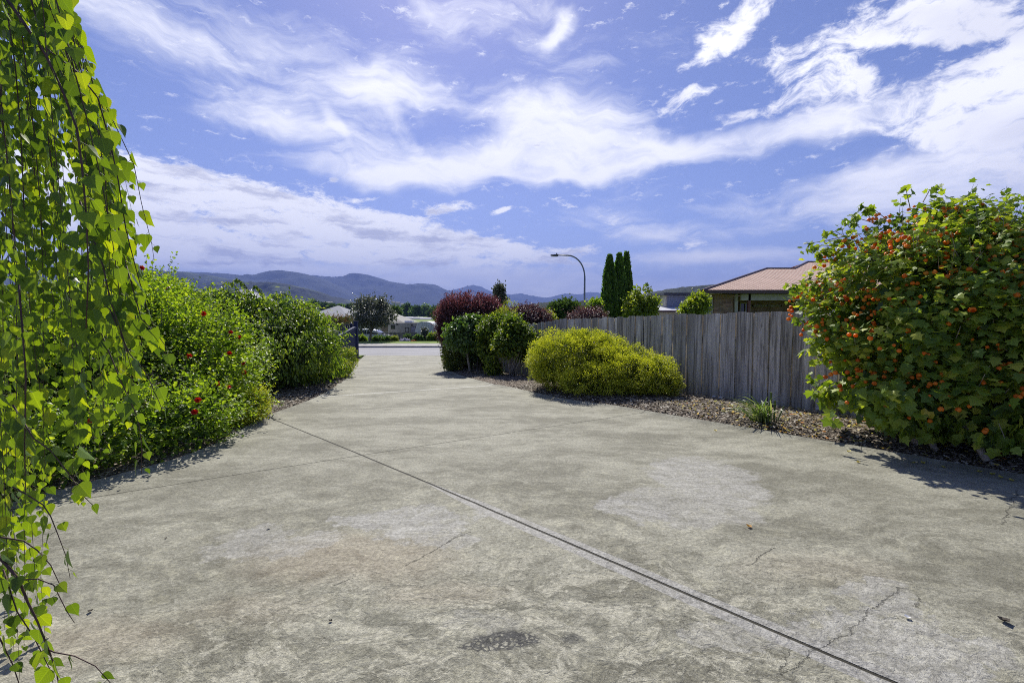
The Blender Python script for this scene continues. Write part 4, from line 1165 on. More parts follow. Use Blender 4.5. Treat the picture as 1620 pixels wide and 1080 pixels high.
fr = np.random.RandomState(21)
y = 3.2; bay = MB(); bays = []; yb0 = y; i = 0; mbr = MB(); prevx = None
dirv_ = Vector((-.64, 1, 0)).normalized(); nrm_ = Vector((-1, -.64, 0)).normalized()
while y < 20.5:
    dv = Vector((-.64 if y < 13.9 else -.60, 1, 0)).normalized(); nv = Vector((-dv.y, dv.x, 0))
    w = fr.choice([.10, .155, .19, .20, .21, .20]); top = fence_top(y) + fr.normal(0, .012); bot = float(gz(y)) - .02
    off = (0.019 if i % 2 else 0.0) + fr.normal(0, .002); tl = fr.normal(0, .008)
    p0 = Vector((fence_x(y), y, 0)) + nv * off; p1 = p0 + dv * (w - .014); th = -nv * .014
    a_ = fr.normal(0, .003)
    ring = lambda z, k: [(*(p0 + dv * k)[:2], z), (*(p1 + dv * k + nv * a_)[:2], z), (*(p1 + dv * k + th + nv * a_)[:2], z), (*(p0 + dv * k + th)[:2], z)]
    bay.hexa(ring(bot, 0) + ring(top, tl), fr.rand())
    q0 = p1 - nv * (.022 + off) - dv * .04; q1 = q0 + dv * .09; q2 = -nv * .012
    bay.hexa([(*q0[:2], bot), (*q1[:2], bot), (*(q1 + q2)[:2], bot), (*(q0 + q2)[:2], bot), (*q0[:2], top - .02), (*q1[:2], top - .02), (*(q1 + q2)[:2], top - .02), (*(q0 + q2)[:2], top - .02)], fr.rand())
    y += dv.y * w; i += 1
    if y - yb0 > 2.05:
        bays.append((bay, yb0, y)); bay = MB(); yb0 = y
bays.append((bay, yb0, y))
for k, (bm_, ya, yb_) in enumerate(bays):
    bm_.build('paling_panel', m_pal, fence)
    xa, xb = fence_x(ya), fence_x(yb_)
    ps = MB(); ps.box(xa + .11, xa + .21, ya + .05, ya + .17, float(gz(ya)) - .2, fence_top(ya) - .05, fr.rand()); ps.build('post', m_pal, fence)
    for hz in (.3, 1.4):
        rl = MB(); z0, z1 = float(gz(ya)) + hz, float(gz(yb_)) + hz
        rl.hexa([(xa + .05, ya, z0), (xb + .05, yb_, z1), (xb + .1, yb_, z1), (xa + .1, ya, z0), (xa + .05, ya, z0 + .07), (xb + .05, yb_, z1 + .07), (xb + .1, yb_, z1 + .07), (xa + .1, ya, z0 + .07)], fr.rand())
        rl.build('rail', m_pal, fence)

# ------------------------------------------------------------------ shrubs and trees in the right bed beyond the golden bush
D_ = 19.0
pb = [E(738, 496, 18.5, 44, 27, 1.1), E(715, 508, 18.3, 24, 30, .8), E(768, 494, 18.8, 25, 22, .8), E(706, 524, 18.0, 12, 18, .5)]
pl = empty('plum_tree', (-1.9, 18.6, bedz(0, 18.6)), 'round-headed dark red-purple leaved tree beside the end of the driveway', 'tree')
_, cp = foliage('foliage', pb, 13000, 0.10, NARROW, plum, pl, 41, cluster=7, crad=.09, depth=.16, lumpf=1.6, lumpa=.14, gap=.5, droop=-.3, outw=.6, core=.25, upn=.9)
# upright shoots on top
mb = MB(); LP = []; LD = []; _r = np.random.RandomState(42)
for k in range(60):
    x = _r.uniform(696, 790); y0 = 475 + abs(x - 742) * .22; h_ = _r.uniform(4, 14); a = PX(x, y0 + 8, 18.5 + _r.normal(0, .5)); c = a + Vector((_r.normal(0, .08), _r.normal(0, .08), (h_ + 6) * 18.5 / F)); mb.tube([a, c], [.008, .004], 4)
    for j in range(12): LP.append(a.lerp(c, j / 11) + Vector(_r.normal(0, .02, 3))); LD.append((*_r.normal(0, .5, 2), .8))
mb.build('shoot', m_bark, pl); leaves_mesh('shoot_leaves', np.array(LP), np.array(LD), unit(_r, len(LP)), np.full(len(LP), .09), NARROW, plum, pl)
stems('trunk', (-1.9, 18.6, bedz(0, 18.6)), [b_[:3] for b_ in pb] * 2, m_bark, pl, .05, .015, 5)
cb = [E(714, 553, 18.0, 16, 32, .6), E(722, 560, 17.8, 16, 24, .6), E(716, 575, 17.6, 15, 12, .5)]
shrub('conifer_shrub', 'narrow green-gold conifer at the driveway edge below the purple-leaved tree', 'shrub', (cb[0][0], 17.9, bedz(0, 17.9)), cb, 6500, .07, NARROW, leafmat('thuja_leaf', [(0.08, .12, .025), (.15, .19, .035), (.25, .27, .04), (.42, .40, .06)], (1.4, 1.5, .5), .3), 43, cluster=6, crad=.05, droop=.2, gap=.2, nst=10)
ub = [E(756, 552, 18.2, 26, 30, .6), E(780, 556, 18.0, 24, 26, .6), E(742, 542, 18.6, 22, 34, .5)]
shrub('shrub', 'shadowy dark green shrub directly behind the slim pale trunk', 'shrub', (ub[0][0], 17.6, bedz(0, 17.6)), ub, 6500, .085, LEAF, dkg, 44, cluster=5, crad=.08, gap=.0, nst=10, droop=.5)
# lollipop tree
lb = [E(736, 522, 16.4, 25, 20, .55), E(722, 530, 16.3, 14, 14, .4), E(738, 538, 16.2, 19, 11, .4), E(748, 510, 16.5, 15, 8, .4)]
lp = empty('small_tree', (*PX(744, 584, 16.3)[:2], bedz(0, 16.3) - .02), 'small tree with dark glossy crown on one slim bare pale trunk', 'tree')
foliage('foliage', lb, 3600, 0.11, BROAD, dkg, lp, 45, cluster=5, crad=.09, depth=.2, lumpf=1.9, lumpa=.2, gap=.35, droop=.9, outw=.5, core=.2, trange=(.1, 1))
mb = MB(); a = Vector(lp.location); c = Vector(lb[0][:3])
mb.tube([a, a.lerp(c, .35) + Vector((-.03, 0, 0)), a.lerp(c, .7), c], [.045, .036, .028, .015], 8)
for k in range(6): mb.tube([a.lerp(c, .65), c + Vector(_r.normal(0, .3, 3))], [.018, .006], 5)
mb.build('trunk', m_barkl, lp, True)
cam_m = leafmat('camellia_leaf', [(0.035, 0.065, 0.014), (0.09, 0.15, 0.022), (0.18, 0.24, 0.032), (0.40, 0.40, 0.05)], (1.6, 1.7, .5), 0.35, 0.5, 0.22)
c1 = [E(782, 526, 15.6, 25, 22, .55), E(776, 544, 15.5, 20, 17, .45), E(800, 513, 15.7, 20, 14, .45), E(786, 508, 15.7, 13, 10, .35)]
shrub('camellia', 'yellow-green tipped shrub between the slim-trunked tree and the rounder glossy shrub', 'shrub', (*PX(790, 588, 15.6)[:2], bedz(0, 15.6)), c1, 5200, .085, BROAD, cam_m, 46, cluster=6, crad=.07, depth=.22, gap=.25, nst=12, r0=.02, bark=m_barkl, lumpf=2.3, lumpa=.2)
c2 = [E(815, 532, 14.4, 29, 22, .55), E(802, 546, 14.2, 22, 17, .45), E(829, 546, 14.4, 18, 19, .45), E(812, 513, 14.5, 15, 9, .35)]
shrub('camellia', 'rounded glossy shrub on several thin stems, left of the bright yellow bush', 'shrub', (*PX(812, 596, 14.2)[:2], bedz(0, 14.2)), c2, 6500, .085, BROAD, cam_m, 47, cluster=6, crad=.07, depth=.22, gap=.3, nst=16, r0=.022, bark=m_barkl, lumpf=2.3, lumpa=.2)
c3 = [E(781, 584, 14.6, 12, 11, .3), E(777, 575, 14.6, 9, 9, .25)]
shrub('small_plant', 'knee-high light green plant at the foot of the camellias', 'plant', (c3[0][0], 14.6, bedz(0, 14.6)), c3, 900, .07, BROAD, cam_m, 48, cluster=5, crad=.04, nst=6, r0=.008, trange=(.4, 1))
w1 = [E(808, 488, 17.2, 10, 16, .3), E(800, 496, 17.2, 14, 10, .4)]
shrub('wispy_shrub', 'wispy pale green twiggy shrub rising behind the camellias', 'shrub', (w1[0][0], 17.2, bedz(0, 17.2)), w1, 900, .06, NARROW, goldg, 49, cluster=5, crad=.06, droop=-.6, nst=14, r0=.012, gap=.5, core=0)
w2 = [E(790, 463, 24, 6, 13, .3), E(792, 476, 24, 8, 12, .35)]
shrub('slim_tree', 'slim upright green tree poking up beside the purple-leaved tree', 'tree', (w2[0][0], 24, bedz(0, 24)), w2, 1500, .11, LEAF, greyl, 50, cluster=5, crad=.07, droop=-.5, nst=5, r0=.04, gap=.2)

# ------------------------------------------------------------------ garden beyond the fence
bb1 = [E(832, 502, 18.5, 34, 18, 1.0), E(852, 505, 18.0, 18, 14, .8), E(805, 502, 18.8, 20, 14, .7)]
shrub('burgundy_shrub', 'domed dark burgundy shrub seen over the far end of the fence', 'shrub', (bb1[0][0], 18.8, float(gz(18.8))), bb1, 7000, .11, NARROW, burg, 51, cluster=6, crad=.09, droop=.5, gap=.1, nst=10)
bb2 = [E(928, 504, 15.6, 29, 15, .8)]
shrub('burgundy_shrub', 'low brownish burgundy mound showing just above the fence under the street light', 'shrub', (bb2[0][0], 15.8, float(gz(15.8))), bb2, 4000, .09, NARROW, burg, 52, cluster=6, crad=.07, droop=.5, gap=.1, nst=8)
t1 = [E(892, 492, 26, 22, 17, 1.0), E(905, 497, 26, 14, 16, .8), E(878, 500, 26, 18, 14, .8)]
shrub('garden_tree', 'rounded mid green tree beyond the fence, between the two burgundy shrubs', 'tree', (t1[0][0], 26, float(gz(26))), t1, 5500, .14, LEAF, farg, 53, cluster=5, crad=.12, gap=.3, nst=8, r0=.06, trange=(.2, 1))
t2 = [E(864, 506, 24, 12, 12, .6)]
shrub('garden_shrub', 'lime green shrub beyond the fence beside the left burgundy dome', 'shrub', (t2[0][0], 24, float(gz(24))), t2, 1600, .12, LEAF, goldg, 54, cluster=5, crad=.1, gap=.3, nst=5)
t3 = [E(942, 486, 21, 11, 12, .5), E(936, 494, 20.8, 10, 10, .4)]
shrub('garden_shrub', 'bright green shrub tucked against the left foot of the tall cypresses', 'shrub', (t3[0][0], 21, float(gz(21))), t3, 1500, .11, LEAF, green, 55, cluster=5, crad=.08, gap=.3, nst=5)


def cypress(xc, ytop, ybot, half, D, label, seed):
    base = PX(xc, 560, D); root = empty('cypress', (base.x, D, float(gz(D))), label, 'tree', 'tall narrow cypresses beyond the fence')
    r = np.random.RandomState(seed); zt = PX(xc, ytop, D).z; zb = float(gz(D)) + .2; H = zt - zb; R0 = half * D / F
    N_ = 9000; t = r.uniform(0, 1, N_) ** .9; a = r.uniform(0, 6.28, N_)
    prof = R0 * np.where(t < .25, .85 + .6 * t, 1.0 * (1 - ((t - .25) / .75) ** 1.9)) + .03
    sp_ = np.c_[np.cos(a), np.sin(a), t * 5]
    rr = prof * (1 + .14 * lump(sp_, 1.6, seed) + .08 * lump(sp_, 4, seed + 1)) * (1 - np.abs(r.normal(0, .12, N_)))
    P = np.c_[base.x + rr * np.cos(a), D + rr * np.sin(a), zb + t * H]
    Dv = np.c_[np.cos(a) * .35, np.sin(a) * .35, np.full(N_, 1.0)] + r.normal(0, .2, (N_, 3))
    Nn = np.c_[np.cos(a), np.sin(a), np.zeros(N_)] + r.normal(0, .5, (N_, 3))
    leaves_mesh('foliage', P, Dv, Nn, r.uniform(.10, .22, N_), T_leaf(.22, .1, .05), cypm, root, np.clip(r.normal(.45, .25, N_) + .2 * lump(sp_, 6, seed), 0, 1))
    mb = MB(); mb.tube([(base.x, D, float(gz(D))), (base.x, D, zb + H * .92)], [.09, .02], 8); mb.build('trunk', m_bark, root)


cypress(963, 407, 505, 16, 22.0, 'leftmost and lowest of the three tall dark green cypresses', 1)
cypress(978, 404, 505, 15, 22.3, 'middle one of the three tall dark green cypresses', 2)
cypress(989, 402, 505, 13, 23.0, 'rightmost of the three tall dark green cypresses', 3)
t4 = [E(1008, 488, 20, 18, 20, .7), E(1024, 490, 20, 14, 16, .6), E(1000, 480, 20.2, 9, 10, .4), E(1033, 478, 20, 9, 6, .3), E(1024, 455, 20, 3, 7, .15), E(1006, 463, 20, 3, 6, .15)]
shrub('fruit_tree', 'light green open fruit tree with stray shoots, just right of the cypresses', 'tree', (t4[0][0], 20, float(gz(20))), t4, 3800, .10, BROAD, goldg, 56, cluster=5, crad=.09, gap=.45, nst=18, r0=.03, lumpf=2.5, lumpa=.25, core=.12, trange=(0, .8), depth=.3)
t5 = [E(1102, 484, 18, 14, 16, .6), E(1093, 490, 18, 12, 10, .5), E(1108, 476, 18, 9, 10, .4)]
shrub('fruit_tree', 'light green leafy tree beyond the fence, against the corner of the brick house', 'tree', (t5[0][0], 18, float(gz(18))), t5, 3000, .09, BROAD, goldg, 57, cluster=5, crad=.08, gap=.4, nst=14, r0=.03, lumpf=2.5, lumpa=.22, core=.15, trange=(0, .75), depth=.28)
t6 = [E(1060, 497, 24, 30, 7, .8)]

# ------------------------------------------------------------------ brick house beyond the fence
bh = empty('brick_house', (8.9, 20, 0), 'brown brick house with pinkish-brown ribbed metal roof beyond the fence', 'house')
EZ = PX(1113, 459, 19.4).z
m_roof, n, b, o = newmat('ribbed_roof')
co = n.node('ShaderNodeTexCoord').outputs['Object']
rb_ = n.m('ABSOLUTE', n.m('SINE', n.m('MULTIPLY', n.xyz(co)[0], math.pi / 0.19)))
c_ = n.mix(n.mapr(n.noise(co, 1.2, 4, .6), .3, .7), (0.42, 0.26, 0.17), (0.52, 0.33, 0.225))
c_ = n.mix(n.mapr(rb_, 0.0, 0.5, 0.85, 0.0), c_, (0.20, 0.115, 0.09))  # shade of the rib troughs painted into the colour as dark stripes
setc(n, b, c_, .5, .4); n.link(n.bump(n.mapr(rb_, 0, .5), .03), b.inputs['Normal'])
s_ = .30; y0, yr1, yr2 = 19.4, 24.0, 25.9
z1_, z2_ = EZ + s_ * (yr1 - y0), EZ + s_ * (yr2 - y0)
xl = PX(1112, 459, 19.4).x; xr1 = PX(1212, 426, yr1).x; xr2 = PX(1277, 419, yr2).x; xr1e = xr2 - (z2_ - z1_) / s_
V = [(xl, y0, EZ), (30, y0, EZ), (26, yr2, z2_), (xr2, yr2, z2_), (xr1e, yr1, z1_), (xr1, yr1, z1_), (xl + 4.3, 28.6, EZ), (xr1e + 1.5, 28.6, EZ), (xr1e - 2, 32.4, EZ), (30, 32.4, EZ)]
Fc = [(0, 1, 2, 3, 4, 5), (0, 5, 6), (5, 4, 7, 6), (4, 3, 8, 7), (3, 2, 9, 8), (1, 9, 2)]
rf = npmesh('roof', np.array(V), Fc, m_roof, bh, origin=tuple(bh.location))
m_gut = plain('brown_gutter', (0.10, 0.055, 0.05), .45); m_cream = plain('cream_trim', (0.42, 0.39, 0.32), .6)
m_brk, n, b, o = newmat('mottled_brick')
co = n.node('ShaderNodeTexCoord').outputs['Object']
sx = n.xyz(co); bt = n.node('ShaderNodeTexBrick'); n.link(n.comb(n.m('ADD', sx[0], sx[1]), sx[2], 0.0), bt.inputs['Vector'])
bt.inputs['Color1'].default_value = (.44, .27, .17, 1); bt.inputs['Color2'].default_value = (.22, .13, .09, 1); bt.inputs['Mortar'].default_value = (.33, .29, .23, 1)
bt.inputs['Scale'].default_value = 1; bt.inputs['Brick Width'].default_value = .24; bt.inputs['Row Height'].default_value = .086; bt.inputs['Mortar Size'].default_value = .01
setc(n, b, n.mix(.35, bt.outputs[0], n.noise(co, 2.5, 4, color=True), 'MULTIPLY'), .85, .2)
m_gl = plain('dark_window_glass', (0.03, 0.035, 0.04), .08, .2, 2, .8); m_curt = plain('white_curtain', (.5, .5, .48), .8, .15, 9)
mb = MB(); mb.box(xl + .02, 29.9, y0 - .12, y0, EZ - .13, EZ + .01); mb.hexa([(xl - .12, y0, EZ - .13), (xl - .005, y0, EZ - .13), (xl + 4.29, 28.6, EZ - .13), (xl + 4.17, 28.6, EZ - .13), (xl - .12, y0, EZ + .01), (xl - .005, y0, EZ + .01), (xl + 4.29, 28.6, EZ + .01), (xl + 4.17, 28.6, EZ + .01)]); gt = mb.build('gutter', m_gut, rf, origin=bh.location)
mb = MB(); mb.tube([V[0], V[5]], .06, 6); mb.tube([V[5], V[4]], .06, 6); mb.tube([V[4], V[3]], .06, 6); mb.tube([V[3], V[2]], .06, 6); mb.build('ridge_cap', m_gut, rf, origin=bh.location)
wy = 20.0
mb = MB(); x_a = PX(1130, 480, wy).x; x_b = PX(1160, 480, wy).x
mb.box(x_a, x_b, wy, wy + .25, -1, EZ - .14); mb.hexa([(xl + 1.1, wy + 1.2, -1), (xl + 1.35, wy + 1.2, -1), (xl + 4.6, 27.8, -1), (xl + 4.35, 27.8, -1), (xl + 1.1, wy + 1.2, EZ - .14), (xl + 1.35, wy + 1.2, EZ - .14), (xl + 4.6, 27.8, EZ - .14), (xl + 4.35, 27.8, EZ - .14)]); mb.box(x_b + .05, 29, wy + 1.9, wy + 2.15, -1, EZ - .14); mb.box(28.7, 29, wy, wy + 1.8, -1, EZ - .14); mb.box(x_b - .2, x_b - .02, wy + .26, wy + 1.88, -1, EZ - .14); mb.box(xl + 4.62, 28.6, 27.8, 28.05, -1, EZ - .14)
mb.build('wall', m_brk, bh)
mb = MB(); mb.hexa([(xl + .15, y0 + .02, EZ - .1), (29, y0 + .02, EZ - .1), (29, wy + 2.2, EZ - .1), (xl + 1.4, wy + 2.2, EZ - .1), (xl + .15, y0 + .02, EZ - .03), (29, y0 + .02, EZ - .03), (29, wy + 2.2, EZ - .03), (xl + 1.4, wy + 2.2, EZ - .03)]); mb.build('eave_soffit', m_cream, bh)
mb = MB(); mb.box(x_b + .04, x_b + .16, wy - .1, wy, -1, EZ - .14); mb.box(xl + .42, xl + .52, wy - .05, wy + .05, -1, EZ - .14); mb.build('corner_post', m_cream, bh)
mb = MB(); xp = PX(1182, 480, wy - .2).x; mb.box(xp, xp + .1, wy - .3, wy - .2, -1, EZ - .15); mb.build('verandah_post', plain('red_brown_post', (.16, .06, .045), .5), bh)
mb = MB(); mb.box(x_b + .2, 28.6, wy - .3, wy - .18, EZ - .42, EZ - .15); mb.build('verandah_beam', m_cream, bh)
for (xa, xb, za, zb, yy, m_) in ((xl + .56, x_a - .04, .4, EZ - .25, wy + .1, m_curt), (PX(1170, 480, wy + 1.85).x, PX(1188, 480, wy + 1.85).x, 0.2, EZ - .45, wy + 1.86, m_gl), (PX(1190, 480, wy + 1.85).x, PX(1236, 480, wy + 1.85).x, PX(0, 484, wy + 1.85).z, EZ - .6, wy + 1.86, m_gl), (17, 19.5, .9, EZ - .6, wy + 1.86, m_gl)):
    mb = MB(); f_ = .05
    for q in ((xa, xb, zb - f_, zb), (xa, xb, za, za + f_), (xa, xa + f_, za + f_, zb - f_), (xb - f_, xb, za + f_, zb - f_), ((xa + xb) / 2 - .02, (xa + xb) / 2 + .02, za + f_, zb - f_)): mb.box(q[0], q[1], yy - .05, yy + .02, q[2], q[3])
    w_ = mb.build('window', m_cream, bh); pn = MB(); pn.box(xa + f_, xb - f_, yy, yy + .012, za + f_, zb - f_); pn.build('pane', m_, w_, origin=bh.location)

# ------------------------------------------------------------------ pale two-storey house further off
ph = empty('pale_house', (16, 45, -1), 'pale house with low metal roof and blue-grey clad upper storey, between the two fruit trees', 'house')
q0, q1 = PX(1055, 487, 45), PX(1108, 467, 45)
m_clad, n, b, o = newmat('blue_cladding'); co = n.node('ShaderNodeTexCoord').outputs['Object']
wv_ = n.m('FRACT', n.m('MULTIPLY', n.xyz(co)[2], 5.0)); setc(n, b, n.mix(n.mapr(wv_, .85, 1), (.24, .27, .36), (.12, .13, .18)), .6); n.link(n.bump(wv_, .02), b.inputs['Normal'])
mb = MB(); mb.box(q0.x, q1.x + 3, 45, 50, q0.z - .3, q1.z); mb.build('upper_wall', m_clad, ph)
mb = MB(); mb.box(q0.x - .15, q0.x, 44.95, 49, q0.z - .2, q1.z); mb.build('corner_trim', m_cream, ph)
mb = MB(); mb.box(q0.x - .5, q1.x + 3.5, 44.4, 50.5, q1.z + .003, q1.z + .22); mb.build('upper_roof', plain('charcoal_roof', (.045, .05, .07), .5), ph)
a = PX(1030, 491, 42); 
mb = MB(); mb.hexa([(a.x, 41.5, a.z - .1), (24, 41.5, a.z - .1), (24, 46, a.z + .35), (a.x, 46, a.z + .35), (a.x, 41.5, a.z), (24, 41.5, a.z), (24, 46, a.z + .45), (a.x, 46, a.z + .45)]); mb.build('lower_roof', plain('pale_metal_roof', (.55, .56, .6), .4), ph)
mb = MB(); mb.box(a.x + .3, 23.7, 42, 45.9, -1.2, a.z - .11); mb.build('lower_wall', plain('cream_wall', (.5, .48, .42), .8), ph)
mb = MB(); mb.box(a.x + .1, 23.8, 41.35, 41.49, a.z - .16, a.z - .02); mb.build('gutter', m_gut, ph)

# ------------------------------------------------------------------ street light
sl = empty('street_light', (6.07, 38.3, -.85), 'tall grey street light pole with arm curving left over the road', 'street light')
m_pole = plain('galvanised_pole', (.16, .19, .21), .5, .15, 3, .5, .3)
Dp = 38.3; mb = MB(); xp = PX(925, 440, Dp).x
pts = [(xp, Dp, -.85), (xp, Dp, 1.2), (xp, Dp, PX(0, 438, Dp).z)]
zt = PX(0, 404, Dp).z; R_ = zt - pts[-1][2]; xa_ = PX(898, 404, Dp).x
for k in range(1, 10):
    a = math.pi / 2 * k / 9; pts.append((xa_ + (xp - xa_) * math.cos(a), Dp, pts[2][2] + R_ * math.sin(a)))
pts.append((PX(882, 403.5, Dp).x, Dp, zt + .02))
mb.tube(pts, [.10, .085, .07] + [.06] * 9 + [.05], 10); mb.build('pole', m_pole, sl, True)
mb = MB(); x0, x1 = PX(871, 404, Dp).x, PX(883, 404, Dp).x
mb.hexa([(x0, Dp - .1, zt - .03), (x1, Dp - .13, zt - .08), (x1, Dp + .13, zt - .08), (x0, Dp + .1, zt - .03), (x0, Dp - .09, zt + .05), (x1, Dp - .12, zt + .09), (x1, Dp + .12, zt + .09), (x0, Dp + .09, zt + .05)])
hd = mb.build('lamp_head', plain('dark_lamp_housing', (.05, .055, .06), .5), sl)
mb = MB(); mb.tube([(x1 - .12, Dp, zt + .09), (x1 - .12, Dp, zt + .19)], .045, 8); mb.build('photocell', plain('photocell_grey', (.08, .08, .09)), hd, origin=sl.location)
mb = MB(); mb.box(x0 + .06, x1 - .1, Dp - .07, Dp + .07, zt - .10, zt - .07); mb.build('lens', plain('lamp_lens', (.4, .4, .38), .2), hd, origin=sl.location)

# ------------------------------------------------------------------ blue gate fence
m_blue = plain('navy_paint', (0.028, 0.038, 0.085), .7, .15, 5, .15)
gf = empty('raked_fence', (-8.55, 25, float(gz(25))), 'dark navy timber fence panel with sloping top rail beside the end of the driveway', 'fence')
pt = PX(563.7, 507.5, 25); zb = float(gz(25)) - .05
mb = MB(); mb.box(pt.x - .11, pt.x + .07, 24.92, 25.1, zb, pt.z - .06); mb.box(pt.x - .13, pt.x + .09, 24.9, 25.12, pt.z - .06, pt.z); mb.build('post', m_blue, gf)
r0_, r1_ = PX(563, 516, 24.9), PX(535, 531, 20.5)
mb = MB()
mb.hexa([(r0_.x - .1, r0_.y, r0_.z - .12), (r0_.x + .04, r0_.y, r0_.z - .12), (r1_.x + .04, r1_.y, r1_.z - .12), (r1_.x - .1, r1_.y, r1_.z - .12), (r0_.x - .1, r0_.y, r0_.z), (r0_.x + .04, r0_.y, r0_.z), (r1_.x + .04, r1_.y, r1_.z), (r1_.x - .1, r1_.y, r1_.z)])
mb.build('top_rail', m_blue, gf)
mb = MB()
for k in range(22):
    t = (k + .5) / 22; p = r0_.lerp(r1_, t); mb.box(p.x - .05, p.x - .025, p.y - .06, p.y + .06, float(gz(p.y)) + .05, p.z - .125)
mb.build('pickets', m_blue, gf)
mb = MB(); p = r1_; mb.box(p.x - .1, p.x + .04, p.y - .12, p.y, float(gz(p.y)) - .05, p.z + .02); mb.build('post', m_blue, gf)
mb = MB()
for zz_ in (.25,):
    mb.hexa([(r0_.x - .024, r0_.y, float(gz(25)) + zz_), (r0_.x + .0, r0_.y, float(gz(25)) + zz_), (r1_.x + .0, r1_.y, float(gz(20.5)) + zz_), (r1_.x - .024, r1_.y, float(gz(20.5)) + zz_)] + [(r0_.x - .024, r0_.y, float(gz(25)) + zz_ + .08), (r0_.x + .0, r0_.y, float(gz(25)) + zz_ + .08), (r1_.x + .0, r1_.y, float(gz(20.5)) + zz_ + .08), (r1_.x - .024, r1_.y, float(gz(20.5)) + zz_ + .08)])
mb.build('lower_rail', m_blue, gf)
ff = empty('picket_fence', (-10.5, 25.6, float(gz(25.6))), 'dark navy front fence of thin pickets running left from the gatepost', 'fence')
a, c = PX(561, 512.5, 25.6), PX(455, 512.5, 25.6); mb = MB(); mb.box(c.x, a.x, 25.55, 25.65, a.z - .05, a.z); mb.build('top_rail', m_blue, ff)
mb = MB(); mb.box(c.x, a.x, 25.56, 25.64, a.z - .27, a.z - .21); mb.build('lower_rail', m_blue, ff)
mb = MB(); x = c.x
while x < a.x - .05: mb.box(x, x + .05, 25.655, 25.68, float(gz(25.6)), a.z - .06); x += .13
mb.build('pickets', m_blue, ff)
mb = MB(); x = a.x
for k in range(3): mb.box(a.x - .3 - k * 1.7, a.x - .18 - k * 1.7, 25.69, 25.8, float(gz(25.6)) - .1, a.z + .05)
mb.build('post', m_blue, ff)
rs_ = [E(530, 508, 28.5, 32, 7, .6), E(500, 508, 28.5, 20, 8, .6)]
shrub('flowering_shrub', 'reddish-tipped shrubs row just above the navy front fence', 'shrub', (rs_[0][0], 28.5, float(gz(28.5))), rs_, 3000, .10, NARROW, leafmat('red_tip_leaf', [(.07, .09, .03), (.12, .13, .04), (.25, .16, .08), (.45, .12, .10)], (1.2, 1.2, .7), .3), 58, cluster=5, crad=.1, gap=.3, droop=-.5, nst=10)

# ------------------------------------------------------------------ across the road
def grd(D): return float(gz(D))


gt_ = [E(590, 498, 44.5, 28, 20, 1.7), E(573, 506, 44.5, 19, 15, 1.3), E(606, 501, 44.5, 14, 16, 1.2), E(587, 480, 44.5, 12, 10, .9), E(572, 478, 44.5, 7, 9, .5), E(606, 481, 44.5, 8, 10, .5), E(590, 509, 44.5, 21, 7, 1.3)]
gtr = empty('street_tree', (*PX(585, 540, 44.5)[:2], grd(44.5)), 'grey-leaved bushy tree with thin dark trunk across the road', 'tree')
foliage('foliage', gt_, 6500, 0.19, LEAF, greyl, gtr, 60, cluster=5, crad=.18, depth=.35, lumpf=.9, lumpa=.28, gapf=1.8, gap=.8, droop=.1, core=.05, coresize=1.2, sprig=.2, sprigl=.6)
mb = MB(); a = Vector(gtr.location); c = Vector(gt_[0][:3]); mb.tube([a, a.lerp(c, .5), c], [.12, .1, .05], 8)
for b_ in gt_: mb.tube([a.lerp(c, .4), Vector(b_[:3])], [.06, .02], 5)
mb.build('trunk', m_bark, gtr)
# hatchback, partly behind the bushes
cr = empty('parked_car', (*PX(588, 533, 47.5)[:2], grd(47.5)), 'white car parked across the road, half hidden behind low bushes', 'car')
m_car = plain('white_car_paint', (.75, .76, .8), .25, .03, 2, .6); gd = grd(47.5); cx = PX(588, 533, 47.5).x; cy = 47.5
prof = [(-2.1, .35), (-2.15, .75), (-2.0, .95), (-1.55, 1.38), (-.9, 1.5), (.1, 1.48), (.55, 1.38), (1.25, .98), (1.9, .85), (2.15, .68), (2.18, .35)]
V = []; K = len(prof)
for (yy, sx_) in ((-.86, 0), (-.80, 1), (.80, 1), (.86, 0)):
    for (x, z) in prof: V.append((cx + x * (1 if sx_ == 0 else 1), cy + (yy * (.86 if z > 1.2 else 1)), gd + z))
Fc = []
for j in range(3):
    for i in range(K): Fc.append((j * K + i, j * K + (i + 1) % K, (j + 1) * K + (i + 1) % K, (j + 1) * K + i))
Fc += [tuple(range(K))[::-1], tuple(3 * K + i for i in range(K))]
npmesh('body', np.array(V), Fc, m_car, cr, origin=tuple(cr.location))
for nm, poly in (('side_window', [(-1.5, 1.0), (-1.35, 1.33), (-.3, 1.4), (-.3, 1.0)]), ('side_window', [(-.22, 1.0), (-.22, 1.4), (.45, 1.3), (.95, 1.0)])):
    V = [(cx + x, cy - .868 * (1 if z < 1.2 else .872), gd + z) for x, z in poly] + [(cx + x, cy - .85 * (1 if z < 1.2 else .872), gd + z) for x, z in poly]
    npmesh(nm, np.array(V), [(0, 1, 2, 3), (7, 6, 5, 4), (0, 3, 7, 4), (1, 0, 4, 5), (2, 1, 5, 6), (3, 2, 6, 7)], m_gl, cr, origin=tuple(cr.location))
V = [(cx + .62, cy - .66, gd + 1.375), (cx + 1.17, cy - .72, gd + 1.04), (cx + 1.17, cy + .72, gd + 1.04), (cx + .62, cy + .66, gd + 1.375)]
npmesh('windscreen', np.array(V + [(a_, b_, c_ + .02) for a_, b_, c_ in V]), [(0, 1, 2, 3), (7, 6, 5, 4), (0, 4, 5, 1), (1, 5, 6, 2), (2, 6, 7, 3), (3, 7, 4, 0)], plain('blue_glass', (.08, .10, .2), .1, .1, 2, .8), cr, origin=tuple(cr.location))
m_ty = plain('tyre_rubber', (.03, .03, .03), .8); m_rim = plain('alloy_rim', (.45, .45, .47), .35, metal=.6)
